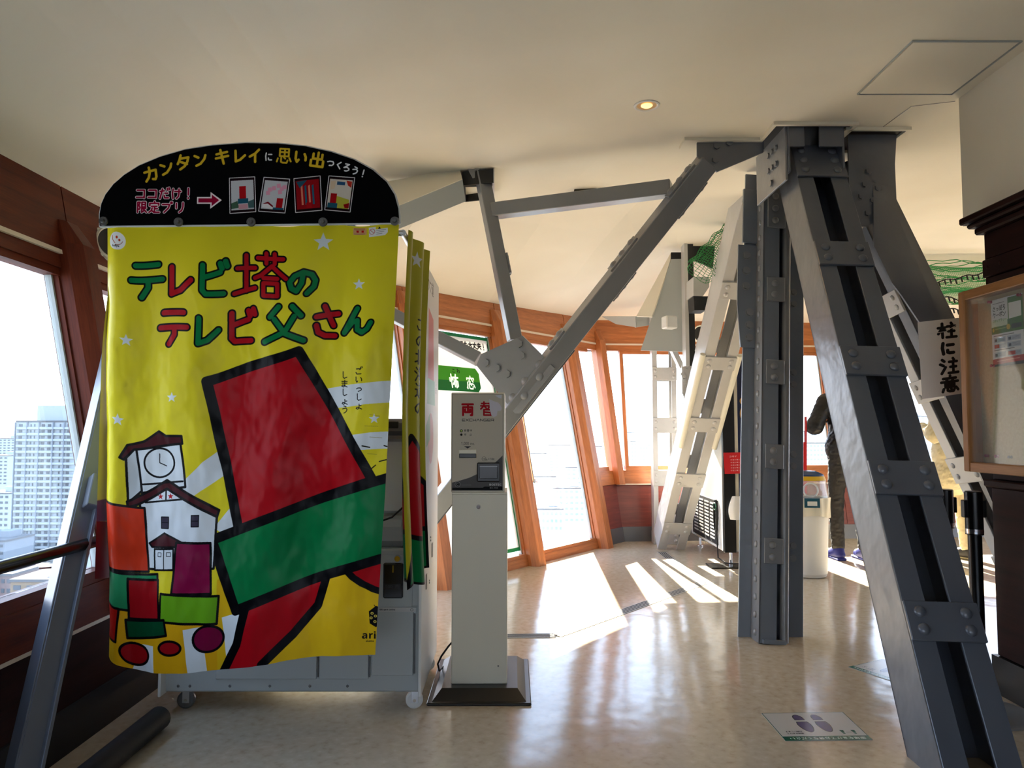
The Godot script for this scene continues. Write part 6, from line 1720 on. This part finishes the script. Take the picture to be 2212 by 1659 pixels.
# ---------------------------------------------------------------- the city far below
func city_block(x0: float, x1: float, top: float, d: float, deep: float, floors: int, bays: int, m: Material, called: String, label: String, group := "", windows := true) -> Node3D:
	var a := P(x0, 925, d); var b := P(x1, 925, d)
	var roof := 1.2 + (925.0 - top) / FOCAL * d
	var low := -88.0
	var at := Vector3((a.x + b.x) / 2, low, -d - deep / 2)
	var t := thing(called, label, "building", at, group)
	var w := b.x - a.x
	var g := G.new(); g.box(Vector3(at.x, (roof + low) / 2, at.z), Vector3(w, roof - low, deep)); obj("wall", g, m, t)
	g = G.new(); g.box(Vector3(at.x, roof + 0.4, at.z), Vector3(w + 0.6, 0.8, deep + 0.6)); obj("roof", g, M.far_roof, t)
	g = G.new(); g.box(Vector3(at.x + w * 0.2, roof + 2.0, at.z - deep * 0.1), Vector3(w * 0.3, 3.2, deep * 0.4)); obj("roof_house", g, m, t)
	if windows:
		var fh := 3.1
		for k in floors:
			for i in bays:
				g = G.new(); g.box(Vector3(a.x + w * (i + 0.5) / bays, roof - 1.6 - k * fh, -d + 0.02), Vector3(w / bays * 0.55, 1.3, 0.3)); obj("window", g, M.far_glare_pane if m == M.far_glare else M.far_glass, t)
	return t

func build_city() -> void:
	M.far_glass = mat(Color(0.20, 0.24, 0.28), 0.3)
	M.far_roof = mat(Color(0.30, 0.31, 0.32), 0.9)
	M.far_white = mat(Color(0.56, 0.59, 0.60), 0.9)
	M.far_glare = mat(Color(0.72, 0.76, 0.79), 0.9)  # lighter copy for the rear windows, glare and haze put into the colour
	M.far_glare_pane = mat(Color(0.52, 0.58, 0.63), 0.4)  # glass of those blocks, paled by the same painted glare
	M.far_grey = mat(Color(0.42, 0.45, 0.48), 0.9)
	M.far_rose = mat(Color(0.40, 0.34, 0.33), 0.9)
	M.far_sand = mat(Color(0.44, 0.37, 0.28), 0.9)
	var g := G.new(); g.box(Vector3(0, -90, -1500), Vector3(9000, 4, 7000))
	var land := triplanar(mat(Color.WHITE, 1.0), 0.004)
	land.albedo_texture = ramp_tex(0.03, [Color(0.26, 0.28, 0.30), Color(0.38, 0.41, 0.43), Color(0.50, 0.51, 0.51)], 256, 5, 71)
	solo("city_ground", g, land, "pale hazy ground of the city far below the windows", "ground", "", "structure")
	# the apartment tower in the left window
	var d := 370.0
	var t := city_block(36, 168, 912, d, 16.0, 0, 0, M.far_white, "apartment_tower", "tall pale apartment tower with balconies seen through the left window", "", false)
	g = G.new(); g.box(P(128, 896, d + 8) , Vector3(16, 9, 10)); obj("lift_house", g, M.far_white, t)
	var a := P(36, 912, d); var b := P(168, 912, d)
	for k in 27:
		var y := a.y - 2.9 * (k + 1)
		g = G.new(); g.box(Vector3((a.x + b.x) / 2, y, -d + 0.9), Vector3(b.x - a.x - 1.2, 1.05, 0.35)); obj("balcony_front", g, M.far_white, t)
		for i in 7:
			var x: float = a.x + (b.x - a.x) * [0.07, 0.24, 0.30, 0.44, 0.54, 0.72, 0.86][i]
			g = G.new(); g.box(Vector3(x, y + 1.35, -d + 0.05), Vector3([1.7, 0.5, 0.5, 1.5, 1.5, 0.6, 1.4][i], 1.3, 0.3)); obj("window", g, M.far_glass, t)
	for i in 5:
		var x: float = a.x + (b.x - a.x) * [0.0, 0.19, 0.39, 0.62, 0.80][i]
		g = G.new(); g.box(Vector3(x, a.y - 40, -d + 0.7), Vector3(0.3, 80, 1.2)); obj("partition", g, M.far_grey, t)
	# its neighbours
	city_block(-60, 38, 1240, 250, 20, 6, 8, M.far_rose, "office_block", "rose grey block with small windows low in the left window")
	city_block(36, 150, 1252, 215, 16, 1, 4, M.far_sand, "flat_roof_building", "sand coloured flat building below the apartment tower")
	city_block(-40, 26, 1066, 420, 20, 9, 6, M.far_white, "apartment_block", "white slab left of the apartment tower")
	city_block(-90, 20, 1168, 330, 20, 5, 7, M.far_grey, "office_block", "grey block in front of the white slab at the left")
	city_block(-20, 34, 948, 900, 30, 6, 6, M.far_white, "distant_block", "small distant block on the skyline at the far left")
	city_block(-30, 20, 985, 650, 30, 8, 5, M.far_white, "distant_block", "pale distant block just below the skyline at the left")
	city_block(140, 215, 1130, 420, 20, 6, 8, M.far_white, "apartment_block", "white block right of the apartment tower behind the leaning angle column")
	# seen through the windows behind the braces and the columns
	var blocks := [[935, 975, 1010, 520, 12, 4], [1130, 1180, 980, 700, 8, 5], [1140, 1200, 1030, 480, 7, 6], [1185, 1232, 962, 800, 9, 4], [1195, 1262, 1055, 420, 6, 6], [1150, 1215, 1100, 330, 3, 7], [1222, 1280, 1010, 560, 8, 5],
		[1255, 1300, 965, 760, 9, 4], [1345, 1372, 935, 900, 10, 3], [1362, 1400, 955, 600, 9, 6], [1400, 1440, 962, 640, 8, 5], [1468, 1500, 948, 820, 8, 4], [1735, 1772, 932, 900, 6, 5], [1740, 1800, 958, 520, 9, 8], [1958, 2010, 900, 800, 8, 5], [2010, 2080, 938, 620, 8, 6]]
	var tell := ["between the booth and the coin changer", "low beside the window post right of the changer", "in front of it, right of the changer", "on the skyline in the middle of the tall window", "large, in the lower half of the tall window", "nearest, low in the tall window", "behind the second window post",
		"in the narrow corner window", "tall, left edge of the far window", "with many windows, beside the thin ladder column", "seen through the thin ladder column", "seen behind the leaning ladder column", "small, on the skyline right of the upright column", "large, above the trash bin", "on the skyline right of the leaning column", "behind the person in the cream coat"]
	for n in blocks.size():
		var q: Array = blocks[n]
		city_block(q[0], q[1], q[2], q[3], 22, q[4], q[5], M.far_glare, "city_block", "pale city block " + tell[n], "pale city blocks beyond the rear windows")
